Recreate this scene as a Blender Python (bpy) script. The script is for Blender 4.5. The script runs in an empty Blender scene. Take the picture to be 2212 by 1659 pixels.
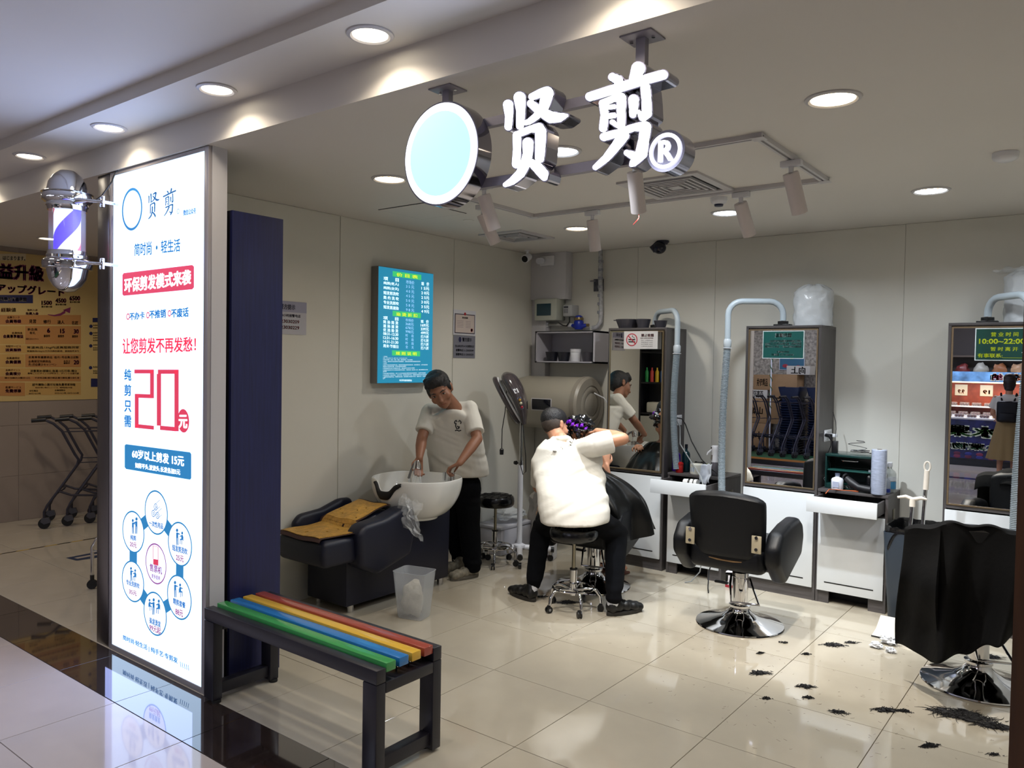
import bpy, bmesh, math, random
from mathutils import Vector, Matrix, noise
R_=random.Random(7)
PI=math.pi
S=bpy.context.scene
# ---------------------------------------------------------------- camera
CAM=Vector((0,0,1.65)); FPX=1691.8
_a,_b,_g=-0.6570064,-0.02701359,0.01685485
FW=Vector((math.sin(_a)*math.cos(_b),math.cos(_a)*math.cos(_b),math.sin(_b)))
_r=Vector((math.cos(_a),-math.sin(_a),0)); _u=_r.cross(FW)
RT=_r*math.cos(_g)+_u*math.sin(_g); UP=_u*math.cos(_g)-_r*math.sin(_g)
cd=bpy.data.cameras.new('camera'); cd.sensor_width=36; cd.lens=FPX/2212*36; cd.clip_end=60
cam=bpy.data.objects.new('camera',cd); S.collection.objects.link(cam)
cam.matrix_world=Matrix(((RT.x,UP.x,-FW.x,0),(RT.y,UP.y,-FW.y,0),(RT.z,UP.z,-FW.z,CAM.z),(0,0,0,1)))
S.camera=cam
S.view_settings.view_transform='Standard'; S.view_settings.look='None'; S.view_settings.gamma=1
S.view_settings.use_curve_mapping=False; S.view_settings.exposure=0.0
w=bpy.data.worlds.new('world'); S.world=w; w.use_nodes=True
w.node_tree.nodes['Background'].inputs[0].default_value=(.75,.78,.9,1); w.node_tree.nodes['Background'].inputs[1].default_value=.04
def lamp(kind,name,loc,power,col=(1,1,1),tgt=None,size=.1,spot=60,blend=.6,shape='DISK',spread=180,size_y=None):
    l=bpy.data.lights.new(name,kind); l.energy=power; l.color=col
    if kind=='AREA':
        l.shape=shape; l.size=size; l.spread=math.radians(spread)
        if size_y: l.size_y=size_y
    if kind=='SPOT': l.spot_size=math.radians(spot); l.spot_blend=blend; l.shadow_soft_size=size
    if kind=='POINT': l.shadow_soft_size=size
    o=bpy.data.objects.new(name,l); S.collection.objects.link(o); o.location=loc
    if tgt is not None:
        o.rotation_euler=(Vector(tgt)-Vector(loc)).to_track_quat('-Z','Y').to_euler()
    return o
WARM=(1,.86,.68); NEUT=(1,.94,.85); COOL=(.86,.93,1)
ZC=2.67; ZS=2.824; ZK=2.885     # shop ceiling, soffit strip, corridor ceiling
SHOP_LIGHTS=[(-3.26,3.07,WARM,4),(-2.143,3.129,COOL,7),(-.88,3.10,WARM,5),(-.866,4.988,COOL,8),(-3.242,4.975,NEUT,10),(-2.074,4.993,COOL,11),(.25,4.98,COOL,11),(.25,3.1,WARM,4)]
CORR_LIGHTS=[-2.164+.985*k for k in range(-4,4)]
for x,y,c,p in SHOP_LIGHTS: lamp('AREA','downlight_lamp',(x,y,ZC-.03),p,c,size=.13,spread=150)
for x in CORR_LIGHTS: lamp('AREA','downlight_lamp',(x,1.935,ZS-.03),2.6,WARM,size=.13,spread=140)
# large ceiling panels of corridor and supermarket; one before the trolleys is added fill
for x,y,p in ((-5.5,-.3,8),(-2.4,-.3,8),(.8,-.3,8),(-4.8,-1.3,40),(-5,-4,100),(-1.6,-4,60)):
    lamp('AREA','panel_or_fill_lamp',(x,y,ZK-.05),p,(.76,.80,1),size=1.2,size_y=.3,shape='RECTANGLE')
for x,y in ((-6.6,4.2),(-7.65,3.05)): lamp('AREA','downlight_lamp',(x,y,ZC-.03),6,WARM,size=.13,spread=150)
l_=lamp('AREA','lightbox_glow',(-3.98,2.06,1.34),16,(.42,.50,1),(-3.98,0,1.34),size=.9,size_y=2.5,shape='RECTANGLE')
l_=lamp('AREA','sign_glow',(-1.55,2.06,2.40),4,(.62,.68,1),(-1.55,0,2.2),size=.9,size_y=.3,shape='RECTANGLE')
# ---------------------------------------------------------------- survey helpers: a sighting of the room -> point on a known plane
def ray(x,y): return FW+RT*((x-1106)/FPX)-UP*((y-829.5)/FPX)
def aY(x,y,Y): d=ray(x,y); return CAM+d*(Y/d.y)
def aX(x,y,X): d=ray(x,y); return CAM+d*(X/d.x)
def aZ(x,y,Z=0): d=ray(x,y); return CAM+d*((Z-CAM.z)/d.z)
# ---------------------------------------------------------------- materials
def srgb(h):
    c=[int(h[i:i+2],16)/255 for i in (0,2,4)]
    return tuple((x/12.92 if x<=.04045 else ((x+.055)/1.055)**2.4) for x in c)
_m={}
def mat(name,col,rough=.5,metal=0,emit=0,ecol=None,var=0,vscale=8,bump=0,bscale=60,trans=0,alpha=1,coat=0,stretch=None,ior=1.5,spec=None):
    if name in _m: return _m[name]
    m=bpy.data.materials.new(name); m.use_nodes=True; N=m.node_tree.nodes; L=m.node_tree.links
    b=N['Principled BSDF']; c=srgb(col) if isinstance(col,str) else col
    b.inputs['Base Color'].default_value=(*c,1); b.inputs['Roughness'].default_value=rough; b.inputs['Metallic'].default_value=metal
    b.inputs['IOR'].default_value=ior
    if spec is not None: b.inputs['Specular IOR Level'].default_value=spec
    if emit:
        e=srgb(ecol) if isinstance(ecol,str) else (ecol or c)
        b.inputs['Emission Color'].default_value=(*e,1); b.inputs['Emission Strength'].default_value=emit
    if trans: b.inputs['Transmission Weight'].default_value=trans
    if alpha<1: b.inputs['Alpha'].default_value=alpha
    if coat: b.inputs['Coat Weight'].default_value=coat
    if var or bump:
        tc=N.new('ShaderNodeTexCoord'); mp=N.new('ShaderNodeMapping'); L.new(tc.outputs['Object'],mp.inputs[0])
        if stretch: mp.inputs['Scale'].default_value=stretch
    if var:
        n=N.new('ShaderNodeTexNoise'); n.inputs['Scale'].default_value=vscale; n.inputs['Detail'].default_value=5; L.new(mp.outputs[0],n.inputs[0])
        r=N.new('ShaderNodeValToRGB'); r.color_ramp.elements[0].position=.3; r.color_ramp.elements[1].position=.7
        r.color_ramp.elements[0].color=(*[max(0,x*(1-var)) for x in c],1); r.color_ramp.elements[1].color=(*[min(1,x*(1+var)) for x in c],1)
        L.new(n.outputs[0],r.inputs[0]); L.new(r.outputs[0],b.inputs['Base Color'])
    if bump:
        n=N.new('ShaderNodeTexNoise'); n.inputs['Scale'].default_value=bscale; n.inputs['Detail'].default_value=3; L.new(mp.outputs[0],n.inputs[0])
        u=N.new('ShaderNodeBump'); u.inputs['Strength'].default_value=bump; u.inputs['Distance'].default_value=.01
        L.new(n.outputs[0],u.inputs['Height']); L.new(u.outputs[0],b.inputs['Normal'])
    _m[name]=m; return m
M_wall=mat('cream_wall','d3d1c8',.55,var=.03,vscale=1.5,bump=.02,bscale=150)
M_wall2=mat('pale_panel','c9c8cc',.5)
M_ceil=mat('white_ceiling_paint','d6d2cc',.6,var=.02,vscale=1)
M_tile=mat('polished_cream_tile','bfb6a4',.07,var=.06,vscale=3,bump=.004,bscale=3,coat=.3)
M_tile2=mat('polished_grey_tile','b3a9a2',.08,var=.05,vscale=3,bump=.004,bscale=3,coat=.3)
M_grout=mat('grout','6b6152',.9)
M_granite=mat('dark_granite','2c2422',.06,var=.35,vscale=90,coat=1,spec=.9)
M_stone=mat('wall_stone','978a80',.3,var=.06,vscale=2)
M_chrome=mat('chrome','d8d8da',.06,metal=1)
M_steel=mat('brushed_steel','8c8a8c',.28,metal=1,bump=.05,bscale=40,stretch=(1,1,30))
M_alu=mat('white_metal','c2c0c2',.4)
M_wood=mat('grey_brown_wood','4e4a4a',.4,var=.22,vscale=6,stretch=(12,12,.8),bump=.03)
M_woodh=mat('grey_brown_wood_level','4e4a4a',.4,var=.22,vscale=6,stretch=(.8,12,12),bump=.03)
M_lensblue_wood=mat('dark_wood_lens_tint','1b2050',.42,var=.25,vscale=5,stretch=(14,14,.7),bump=.05)  # blue cast from the lens painted into the colour of dark wood
M_dark=mat('dark_void','0c0c0e',.7)
M_white=mat('white_gloss_front','d9dde0',.18)
M_brown=mat('brown_wood','4a2c12',.35,var=.2,vscale=5,stretch=(12,12,1))
M_leath=mat('black_leather','07090e',.42,bump=.10,bscale=250,spec=.3)
M_leath2=mat('black_vinyl_gloss','0c0d10',.22,bump=.04,bscale=120)
M_navyl=mat('dark_navy_vinyl','0c1026',.45,bump=.08,bscale=200)
M_porc=mat('white_porcelain','e2e2de',.08,coat=.5)
M_black=mat('black_plastic','0e0e10',.4)
M_rub=mat('black_rubber','111112',.7)
M_wplas=mat('white_plastic','dadbe0',.35)
M_grplas=mat('grey_plastic','8d8f8e',.4)
M_mirror=mat('mirror_glass',(.86,.87,.86),.0,metal=1)
M_gold=mat('champagne_frame','a38f72',.3,metal=.8)
M_skin=mat('skin','b88466',.5,var=.06,vscale=20)
M_skin2=mat('skin_darker','8c5f47',.5,var=.06,vscale=20)
M_hair=mat('black_hair','0d0b0e',.5,bump=.5,bscale=180)
M_tee=mat('white_cotton','d2cec4',.85,bump=.05,bscale=400)
M_pant=mat('black_cloth','08090d',1,spec=.15,bump=.08,bscale=300)
M_cape=mat('black_nylon','040506',.38,bump=.10,bscale=30,spec=.3)
M_film=mat('clear_film','eef2f4',.12,alpha=.28,coat=.5)
M_wfilm=mat('milky_film','dfe3e6',.2,alpha=.6,bump=.6,bscale=25)
# ---------------------------------------------------------------- mesh helpers
def V(*a): return Vector(a)
class MB:
    def __init__(s): s.v=[]; s.f=[]
    def add(s,vs,fs,M=None):
        n=len(s.v); s.v+= [tuple(M@Vector(v)) if M else tuple(v) for v in vs]; s.f+=[tuple(i+n for i in f) for f in fs]; return s
    def box(s,x0,y0,z0,x1,y1,z1,b=0,M=None,seg=2):
        vs=[(x,y,z) for z in (z0,z1) for y in (y0,y1) for x in (x0,x1)]
        fs=[(0,2,3,1),(4,5,7,6),(0,1,5,4),(2,6,7,3),(0,4,6,2),(1,3,7,5)]
        if b: return s._bev(vs,fs,b,seg,M)
        return s.add(vs,fs,M)
    def _bev(s,vs,fs,b,seg=2,M=None):
        bm=bmesh.new(); vv=[bm.verts.new(v) for v in vs]
        for f in fs: bm.faces.new([vv[i] for i in f])
        bmesh.ops.recalc_face_normals(bm,faces=bm.faces)
        bmesh.ops.bevel(bm,geom=list(bm.edges),offset=b,segments=seg,profile=.5,affect='EDGES',clamp_overlap=True)
        bm.verts.index_update(); s.add([v.co[:] for v in bm.verts],[[v.index for v in f.verts] for f in bm.faces],M); bm.free(); return s
    def prism(s,pts,d0,d1,ax='x',b=0,M=None,seg=2):
        n=len(pts)
        def P(p,d): return (d,p[0],p[1]) if ax=='x' else ((p[0],d,p[1]) if ax=='y' else (p[0],p[1],d))
        vs=[P(p,d0) for p in pts]+[P(p,d1) for p in pts]
        fs=[tuple(range(n)),tuple(range(2*n-1,n-1,-1))]+[(i,(i+1)%n,n+(i+1)%n,n+i) for i in range(n)]
        if b: return s._bev(vs,fs,b,seg,M)
        return s.add(vs,fs,M)
    def cyl(s,p0,p1,r0,r1=None,n=16,caps=True):
        return s.tube([p0,p1],[r0,r0 if r1 is None else r1],n,caps)
    def tube(s,pts,r,n=8,caps=True,closed=False):
        P=[Vector(p) for p in pts]; m=len(P); rr=r if isinstance(r,(list,tuple)) else [r]*m
        vs=[];up=None
        for i in range(m):
            if closed: t=P[(i+1)%m]-P[i-1]
            else: t=P[min(i+1,m-1)]-P[max(i-1,0)]
            t.normalize()
            if up is None:
                up=Vector((0,0,1)) if abs(t.z)<.9 else Vector((1,0,0))
            up=(up-t*up.dot(t)); 
            if up.length<1e-6: up=t.orthogonal()
            up.normalize(); sd=t.cross(up)
            for k in range(n):
                a=2*PI*k/n; vs.append(P[i]+(up*math.cos(a)+sd*math.sin(a))*rr[i])
        fs=[(i*n+k,i*n+(k+1)%n,(i+1)*n+(k+1)%n,(i+1)*n+k) for i in range(m-1) for k in range(n)]
        if closed: fs+=[((m-1)*n+k,(m-1)*n+(k+1)%n,(k+1)%n,k) for k in range(n)]
        elif caps: fs+=[tuple(range(n-1,-1,-1)),tuple(range((m-1)*n,m*n))]
        return s.add(vs,fs)
    def lathe(s,prof,n=24,c=(0,0,0),M=None,sx=1,sy=1):
        vs=[];fs=[];m=len(prof)
        for r,z in prof:
            for k in range(n):
                a=2*PI*k/n; vs.append((c[0]+r*math.cos(a)*sx,c[1]+r*math.sin(a)*sy,c[2]+z))
        fs=[(i*n+k,i*n+(k+1)%n,(i+1)*n+(k+1)%n,(i+1)*n+k) for i in range(m-1) for k in range(n)]
        if prof[0][0]>1e-5: fs.append(tuple(range(n-1,-1,-1)))
        if prof[-1][0]>1e-5: fs.append(tuple(range((m-1)*n,m*n)))
        return s.add(vs,fs,M)
    def sph(s,c,r,n=16,m=10,M=None):
        if not isinstance(r,(tuple,list)): r=(r,r,r)
        vs=[];
        for i in range(m+1):
            t=PI*i/m
            for k in range(n):
                a=2*PI*k/n; vs.append((c[0]+r[0]*math.sin(t)*math.cos(a),c[1]+r[1]*math.sin(t)*math.sin(a),c[2]+r[2]*math.cos(t)))
        return s.add(vs,[(i*n+k,(i+1)*n+k,(i+1)*n+(k+1)%n,i*n+(k+1)%n) for i in range(m) for k in range(n)],M)
    def grid(s,fn,nu,nv,cu=False):
        vs=[fn(i/(nu if cu else nu-1),j/(nv-1)) for j in range(nv) for i in range(nu)]
        fs=[(j*nu+i,j*nu+(i+1)%nu,(j+1)*nu+(i+1)%nu,(j+1)*nu+i) for j in range(nv-1) for i in range(nu if cu else nu-1)]
        return s.add(vs,fs)
    def cap(s,p0,p1,r0,r1,n=12):   # tapered capsule
        p0=Vector(p0);p1=Vector(p1);d=(p1-p0); L=d.length; d.normalize()
        pts=[];rs=[]
        for t in (-.999,-.9,-.7,-.4,0): pts.append(p0+d*r0*t); rs.append(r0*math.sqrt(max(1e-4,1-t*t)))
        for t in (0,.4,.7,.9,.999): pts.append(p1+d*r1*t); rs.append(r1*math.sqrt(max(1e-4,1-t*t)))
        return s.tube(pts,rs,n)
    def quadtext(s,t,TL,TR,BR,BL,bold=0,lift=V(0,0,0)):
        vs,fs=glyphs(t,bold); TL,TR,BR,BL=[Vector(p) for p in (TL,TR,BR,BL)]
        return s.add([TL.lerp(TR,x).lerp(BL.lerp(BR,x),1-y)+lift for x,y in vs],fs)
    def obj(s,name,m,parent=None,smooth=True,flat=False,loc=None):
        me=bpy.data.meshes.new(name); me.from_pydata(s.v,[],s.f); me.materials.append(m)
        bm=bmesh.new(); bm.from_mesh(me); bmesh.ops.remove_doubles(bm,verts=bm.verts,dist=1e-6)
        if not flat: bmesh.ops.recalc_face_normals(bm,faces=bm.faces)
        bm.to_mesh(me); bm.free()
        if smooth and not flat: me.shade_smooth(); me.set_sharp_from_angle(angle=math.radians(38))
        o=bpy.data.objects.new(name,me); S.collection.objects.link(o)
        if 'lettering' in name or 'captions' in name or name in ('plinth','navy_banners','green_header','coil','text_lines','label_bars','dark_stripes','gold_bands','orange_bands','pale_caption_box','black_dashes','garland','facet_reflector'): o['kind']='stuff'
        if parent: o.parent=parent
        if loc: o.location=loc
        return o
_gc={}
def glyphs(t,bold=0):
    k=(t,bold)
    if k in _gc: return _gc[k]
    cu=bpy.data.curves.new('t','FONT'); cu.body=t; cu.size=1; cu.resolution_u=2; cu.fill_mode='FRONT'
    o=bpy.data.objects.new('t',cu); me=bpy.data.meshes.new_from_object(o)
    vs=[v.co[:2] for v in me.vertices]; fs=[tuple(p.vertices) for p in me.polygons]
    bpy.data.objects.remove(o); bpy.data.curves.remove(cu); bpy.data.meshes.remove(me)
    xs=[v[0] for v in vs]; ys=[v[1] for v in vs]; x0,x1,y0,y1=min(xs),max(xs),min(ys),max(ys)
    n=len(vs); W=max(1e-6,x1-x0); H=max(1e-6,y1-y0)
    off=[(0,0)] if bold<=0 else [(bold*a,bold*b*.6) for a,b in ((-1,-1),(1,-1),(-1,1),(1,1),(0,0))]
    r=([((x-x0+a)/W,(y-y0+b)/H) for a,b in off for x,y in vs],[tuple(i+q*n for i in f) for q in range(len(off)) for f in fs]); _gc[k]=r; return r
def B(*a,**k): return MB().box(*a,**k)
def thing(name,label,cat,loc=(0,0,0),rz=0,group=None):
    o=bpy.data.objects.new(name,None); o.empty_display_size=.1; S.collection.objects.link(o); o.location=loc; o.rotation_euler=(0,0,rz)
    o['label']=label; o['category']=cat
    if group: o['group']=group
    return o
def tag(o,label,cat,group=None,loc=None):
    o['label']=label; o['category']=cat
    if group: o['group']=group
    return o
def struct(o): o['kind']='structure'; return o
def dup(root,loc=None,rz=None,label=None):
    def cp(o,par):
        c=o.copy(); S.collection.objects.link(c); c.parent=par
        for ch in o.children: cp(ch,c)
        return c
    r=cp(root,None)
    if loc: r.location=loc
    if rz is not None: r.rotation_euler=(0,0,rz)
    if label: r['label']=label
    return r
def rotz(a): return Matrix.Rotation(a,4,'Z')
def T(x,y,z): return Matrix.Translation((x,y,z))
# ================================================================= SETTING
# floor: slab + single tiles
floor=struct(B(-8.6,-7,-.06,3.4,6.05,-.006).obj('floor',M_grout))
def tiles(x0,x1,y0,y1,ox,oy,m,zt=0.0,step=.6,g=.0018):
    cache={}
    nx0=math.floor((x0-ox)/step); ny0=math.floor((y0-oy)/step)
    i=nx0
    while ox+i*step<x1-1e-4:
        a=max(x0,ox+i*step); b=min(x1,ox+(i+1)*step); j=ny0
        while oy+j*step<y1-1e-4:
            c=max(y0,oy+j*step); d=min(y1,oy+(j+1)*step)
            if b-a>.01 and d-c>.01:
                k=(round(b-a,3),round(d-c,3))
                if k not in cache:
                    o=B(0,0,-.012,b-a-2*g,d-c-2*g,zt,b=.0006,seg=1).obj('floor_tile',m,floor,smooth=False); cache[k]=o.data
                else:
                    o=bpy.data.objects.new('floor_tile',cache[k]); S.collection.objects.link(o); o.parent=floor
                o.location=(a+g,c+g,0)
            j+=1
        i+=1
tiles(-8.6,1.0,2.09,6.05,-2.0,3.855,M_tile)
tiles(-8.6,3.4,-2.23,1.78,-3.73,1.29,M_tile2)
struct(B(-8.6,-7,-.012,3.4,-2.43,0).obj('floor_tile_far',M_tile2)).parent=floor
def slabs(y0,y1):
    x=-8.53
    while x<3.4:
        o=B(0,0,-.012,.597,y1-y0-.003,.001,b=.0006,seg=1).obj('granite_slab',M_granite,floor,smooth=False); o.location=(x,y0+.0015,0); x+=.6
slabs(1.78,2.09); slabs(-2.43,-2.23)
# walls of the shop (panels with recessed joints)
wl=struct(B(-4.6,2.54,0,-4.386,6.05,ZC).obj('wall_left',M_wall))
for a,b in ((2.54,3.655),(3.66,4.86),(4.865,6.045)):
    B(-4.386,a+.001,.0,-4.38,b-.001,ZC-.002,b=.001,seg=1).obj('wall_panel',M_wall,wl,smooth=False)
wb=struct(B(-8.7,6.056,0,1.1,6.2,2.75).obj('wall_back',M_wall))
xs=[-4.38,-3.31,-2.6,-1.2,.0,1.0]
for a,b in zip(xs,xs[1:]): B(a+.001,6.05,0,b-.001,6.056,ZC-.002,b=.001,seg=1).obj('wall_panel',M_wall,wb,smooth=False)
struct(B(1.0,2.09,0,1.12,6.05,ZC).obj('wall_right',M_wall))
struct(B(-.163,2.02,0,.06,2.2,ZC).obj('wall_front',M_brown))
struct(B(.06,2.06,0,3.4,2.18,ZC).obj('trim_2',M_wall2))
# jamb and pillar of the lightbox
struct(B(-4.62,2.10,0,-4.485,2.24,ZC,b=.002).obj('trim_3',M_steel))
pil=struct(B(-4.485,2.115,0,-3.475,2.195,ZC).obj('trim_4',M_wall2))
struct(B(-4.6,2.24,0,-4.386,2.54,ZC).obj('trim_5',M_wall))
# ceilings
struct(B(-4.386,2.09,ZC,1.1,6.2,ZC+.1).obj('ceiling',M_ceil))
struct(B(-8.7,2.09,2.70,-4.386,6.2,2.8).obj('ceiling_alcove',M_ceil))
struct(B(-8.7,2.084,ZC,3.4,2.0901,ZS+.06).obj('trim_1',M_ceil)) # bulkhead face
struct(B(-8.7,1.785,ZS,3.4,2.084,ZS+.2).obj('ceiling_soffit',M_ceil))
struct(B(-8.7,-7,ZK,3.4,1.785,ZK+.1).obj('ceiling_corridor',M_ceil))
# far shell
wa=struct(B(-8.75,-7,0,-8.6,6.05,2.9).obj('wall_alcove',M_stone))
for k in range(7):
    for z0,z1 in ((0,.45),(.45,.95),(.95,2.7)):
        B(-8.6,.9+k*.75+.001,z0+.001,-8.592,.9+(k+1)*.75-.001 if k<6 else 6.05,z1-.001,b=.001,seg=1).obj('stone_panel',M_stone,wa,smooth=False)
struct(B(-8.7,-7.1,0,3.4,-7,2.9).obj('wall_far',mat('speckled_stone','a39a90',.5,var=.45,vscale=14)))
struct(B(3.4,-7,0,3.5,2.09,2.9).obj('wall_corridor_end',M_wall))
# boxed duct in the back corner, skirting, rear-wall details
struct(B(-4.38,5.94,2.24,-3.985,6.05,ZC,b=.003).obj('trim_6',M_wall2))
struct(B(-4.38,5.97,1.1,-4.22,6.05,2.24,b=.002).obj('trim_7',M_wall2))
# ================================================================= CEILING FITTINGS
def emis(n,c,e):
    if n in _m: return _m[n]
    c=srgb(c) if isinstance(c,str) else c
    return mat(n,tuple(x*.25 for x in c),.4,emit=e,ecol=c)
M_lw=emis('lamp_warm',(1,.86,.62),9); M_lc=emis('lamp_cool',(.85,.93,1),14)
def downlight(x,y,z,m,r,label,group=None,reflector=False):
    t=thing('downlight',label,'ceiling light',(x,y,z),0,group)
    MB().lathe([(r-.004,-.001),(r-.004,-.004),(r+.004,-.009),(r+.016,-.005),(r+.018,-.001)],32).obj('trim_ring',M_alu,t)
    MB().lathe([(0,-.0035),(r*.55,-.003),(r-.004,-.0015)],32).obj('diffuser',m,t)
    if reflector:
        b=MB()
        for k in range(14):
            a=2*PI*k/14; rr=r*.72; b.box(-.012,-.006,-.0052,.012,.006,-.0042,M=Matrix.Translation((rr*math.cos(a),rr*math.sin(a),0))@rotz(a*1.7))
        b.obj('facet_reflector',mat('lamp_facets',(1,.75,.4),.5,emit=2.2),t)
    return t
names=['second','third','fourth','fifth']
corr_lab={-2.164:'soffit downlight of the corridor nearest above the camera, right-hand end of the row',-3.149:'corridor soffit downlight second from the right of the row of four',-4.134:'corridor soffit downlight third from the right, above the lit advertising box',-5.119:'corridor soffit downlight farthest left, above the barber pole'}
for x in CORR_LIGHTS:
    downlight(x,1.935,ZS,emis('lamp_corridor',(1,.88,.68),12),.068,corr_lab.get(round(x,3),'round warm corridor downlight in the soffit strip outside the picture'),'corridor soffit downlights')
sl=['recessed downlight in shop ceiling just left of the round sign disc','bright white downlight in shop ceiling half hidden behind the first sign character','large warm recessed downlight in shop ceiling right of the hanging sign','recessed downlight in shop ceiling near the back wall at right','small warm downlight in shop ceiling left of a white spotlight near the back','cool white flat downlight in shop ceiling beside the smoke detector','recessed downlight in the right rear of the shop outside the picture','recessed downlight at the right front of the shop outside the picture']
for k,(x,y,c,p) in enumerate(SHOP_LIGHTS):
    downlight(x,y,ZC,M_lc if c is COOL else M_lw,.085 if k!=5 else .09,sl[k],'downlights in the shop ceiling',k in (0,2,3,4))
downlight(-7.65,3.05,2.70,M_lw,.08,'warm downlight in the alcove ceiling beside the barber pole','alcove downlights')
# track
tr=thing('lighting_track','white rectangular lighting track screwed to the shop ceiling','track',(0,0,ZC))
X0,X1,Y0,Y1=-3.2,-1.27,3.385,4.36
for a in ((X0-.02,Y0-.02,X1+.02,Y0+.02),(X0-.02,Y1-.02,X1+.02,Y1+.02)): 
    b=MB(); b.box(a[0],a[1],-.022,a[2],a[1]+.014,0); b.box(a[0],a[3]-.014,-.022,a[2],a[3],0); b.box(a[0],a[1]+.014,-.008,a[2],a[3]-.014,0); b.obj('rail',M_alu,tr,smooth=False)
for a in ((X0-.02,Y0+.02,X0+.02,Y1-.02),(X1-.02,Y0+.02,X1+.02,Y1-.02)):
    b=MB(); b.box(a[0],a[1],-.022,a[0]+.014,a[3],0); b.box(a[2]-.014,a[1],-.022,a[2],a[3],0); b.box(a[0]+.014,a[1],-.008,a[2]-.014,a[3],0); b.obj('rail',M_alu,tr,smooth=False)
for x in (X0,X1):
    for y in (Y0,Y1): B(x-.03,y-.03,-.024,x+.03,y+.03,-.0225,b=.001).obj('corner_joint',M_alu,tr)
def spot(x,y,tgt,label,power,col,wire=False):
    t=thing('track_spotlight',label,'spotlight',(x,y,ZC-.0235),0,'white spotlights on the ceiling track')
    B(-.05,-.018,-.03,.05,.018,0,b=.004).obj('adapter',M_wplas,t)
    MB().cyl((0,0,-.03),(0,0,-.06),.012).obj('stem',M_wplas,t)
    d=(Vector(tgt)-Vector((x,y,ZC-.11))).normalized(); p0=Vector((0,0,-.07)); 
    b=MB(); b.tube([p0+d*-.01,p0+d*.0,p0+d*.19,p0+d*.192,p0+d*.17],[.036,.038,.038,.032,.031],20); b.obj('lamp_body',mat('spot_body','cfc6c4',.5),t)
    MB().tube([p0+d*.165,p0+d*.171],[.030,.030],16).obj('lens',emis('spot_lens',(1,.95,.85),6),t)
    if wire: MB().tube([p0+d*.19,p0+d*.2+V(.0,0,-.02),p0+d*.19+V(-.03,0,-.06)],.002,6).obj('red_wire',mat('red_wire','b02020',.5),t)
    L=Vector((x,y,ZC-.094))+d*.2
    lamp('SPOT','track_lamp',L,power,col,tgt,size=.03,spot=62,blend=.9)
SP=[((1697,347),1,(-.95,5.0,0),'track spotlight at the right end of the track, on its right side rail',170,NEUT,0),
    ((1601,416),0,(-1.45,5.75,.2),'track spotlight hanging just right of the cool downlight',170,COOL,0),
    ((1372,335),2,(-2.2,4.7,0),'track spotlight below the second sign character with a red wire end',110,NEUT,1),
    ((1280,456),0,(-2.75,5.0,.1),'track spotlight right of the small warm downlight at the rear rail',125,COOL,0),
    ((1041,441),3,(-2.6,5.1,0.0),'lower of two overlapping track spotlights under the sign disc',40,NEUT,0),
    ((1046,398),2,(-2.5,4.4,0),'upper of two overlapping track spotlights under the sign disc',38,NEUT,0)]
for (q,e,tg,lab,pw,c,wr) in SP:
    p=aZ(q[0],q[1],ZC-.02)
    if e==0: y=Y1; x=p.x*Y1/p.y
    if e==2: y=Y0; x=p.x*Y0/p.y
    if e==1: x=X1; y=p.y
    if e==3: x=X0; y=p.y
    spot(x,y,tg,lab,pw,c,wr)
# air vents
def vent(x0,y0,x1,y1,label,n,dark=True):
    cx,cy=(x0+x1)/2,(y0+y1)/2; t=thing('ceiling_vent',label,'air vent',(cx,cy,ZC),0,'square ceiling air vents'); h=(x1-x0)/2; k=(y1-y0)/2
    B(-h+.03,-k+.03,-.003,h-.03,k-.03,-.001).obj('throat',M_dark if dark else mat('vent_mesh','6d6c6c',.8,var=.4,vscale=120),t)
    def ring(a,b,wd,z0,z1,nm,m=M_alu):
        r=MB()
        for q in ((-a,-b,a,-b+wd),(-a,b-wd,a,b),(-a,-b+wd,-a+wd,b-wd),(a-wd,-b+wd,a,b-wd)): r.box(q[0],q[1],z0,q[2],q[3],z1)
        r.obj(nm,m,t,smooth=False)
    ring(h,k,.045,-.012,0,'frame')
    for i in range(n):
        f=1-(i+1)/(n+1); ring((h-.045)*f+.004,(k-.045)*f+.004,.012,-.016,-.004,'louver')
    B(-.03,-.03,-.015,.03,.03,-.006).obj('center_plate',M_alu,t)
vent(-2.25,3.84,-1.765,4.34,'square white air vent with dark louvers inside the lighting track',5)
vent(-4.06,4.79,-3.63,5.24,'square white air vent with grey mesh near the rear left of shop ceiling',2,False)
h=thing('access_hatch','flush white access hatch in the shop ceiling at left','hatch',(-3.77,3.86,ZC))
B(-.205,-.205,-.004,.205,.205,-.0001).obj('hatch_panel',M_ceil,h)
b=MB()
for q in ((-.212,-.212,.212,-.206),(-.212,.206,.212,.212),(-.212,-.206,-.206,.206),(.206,-.206,.212,.206)): b.box(q[0],q[1],-.0025,q[2],q[3],-.0001)
b.obj('shadow_gap',M_dark,h,smooth=False)
def smoke(q,label,r=.05,ring=True):
    p=aZ(q[0],q[1],ZC); t=thing('smoke_detector',label,'smoke detector',(p.x,p.y,ZC))
    MB().lathe([(r,-.0005),(r,-.02),(r*.92,-.03),(r*.6,-.04)],24).obj('housing',M_wplas,t)
    if ring: MB().lathe([(r*.55,-.0405),(r*.5,-.052),(0,-.054)],20).obj('sensor',mat('detector_sensor','2b2f46',.4),t)
smoke((1553,427),'white smoke detector with dark sensor beside the cool downlight')
smoke((2172,330),'flat white detector on the shop ceiling at the far right',.055,False)
p=aZ(1012,476,ZC); t=thing('blank_cover','small round flush cover plate in the ceiling under the sign disc','cover plate',(p.x,p.y,ZC)); MB().lathe([(.04,-.0005),(.04,-.003),(0,-.004)],20).obj('plate',M_ceil,t)
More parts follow.
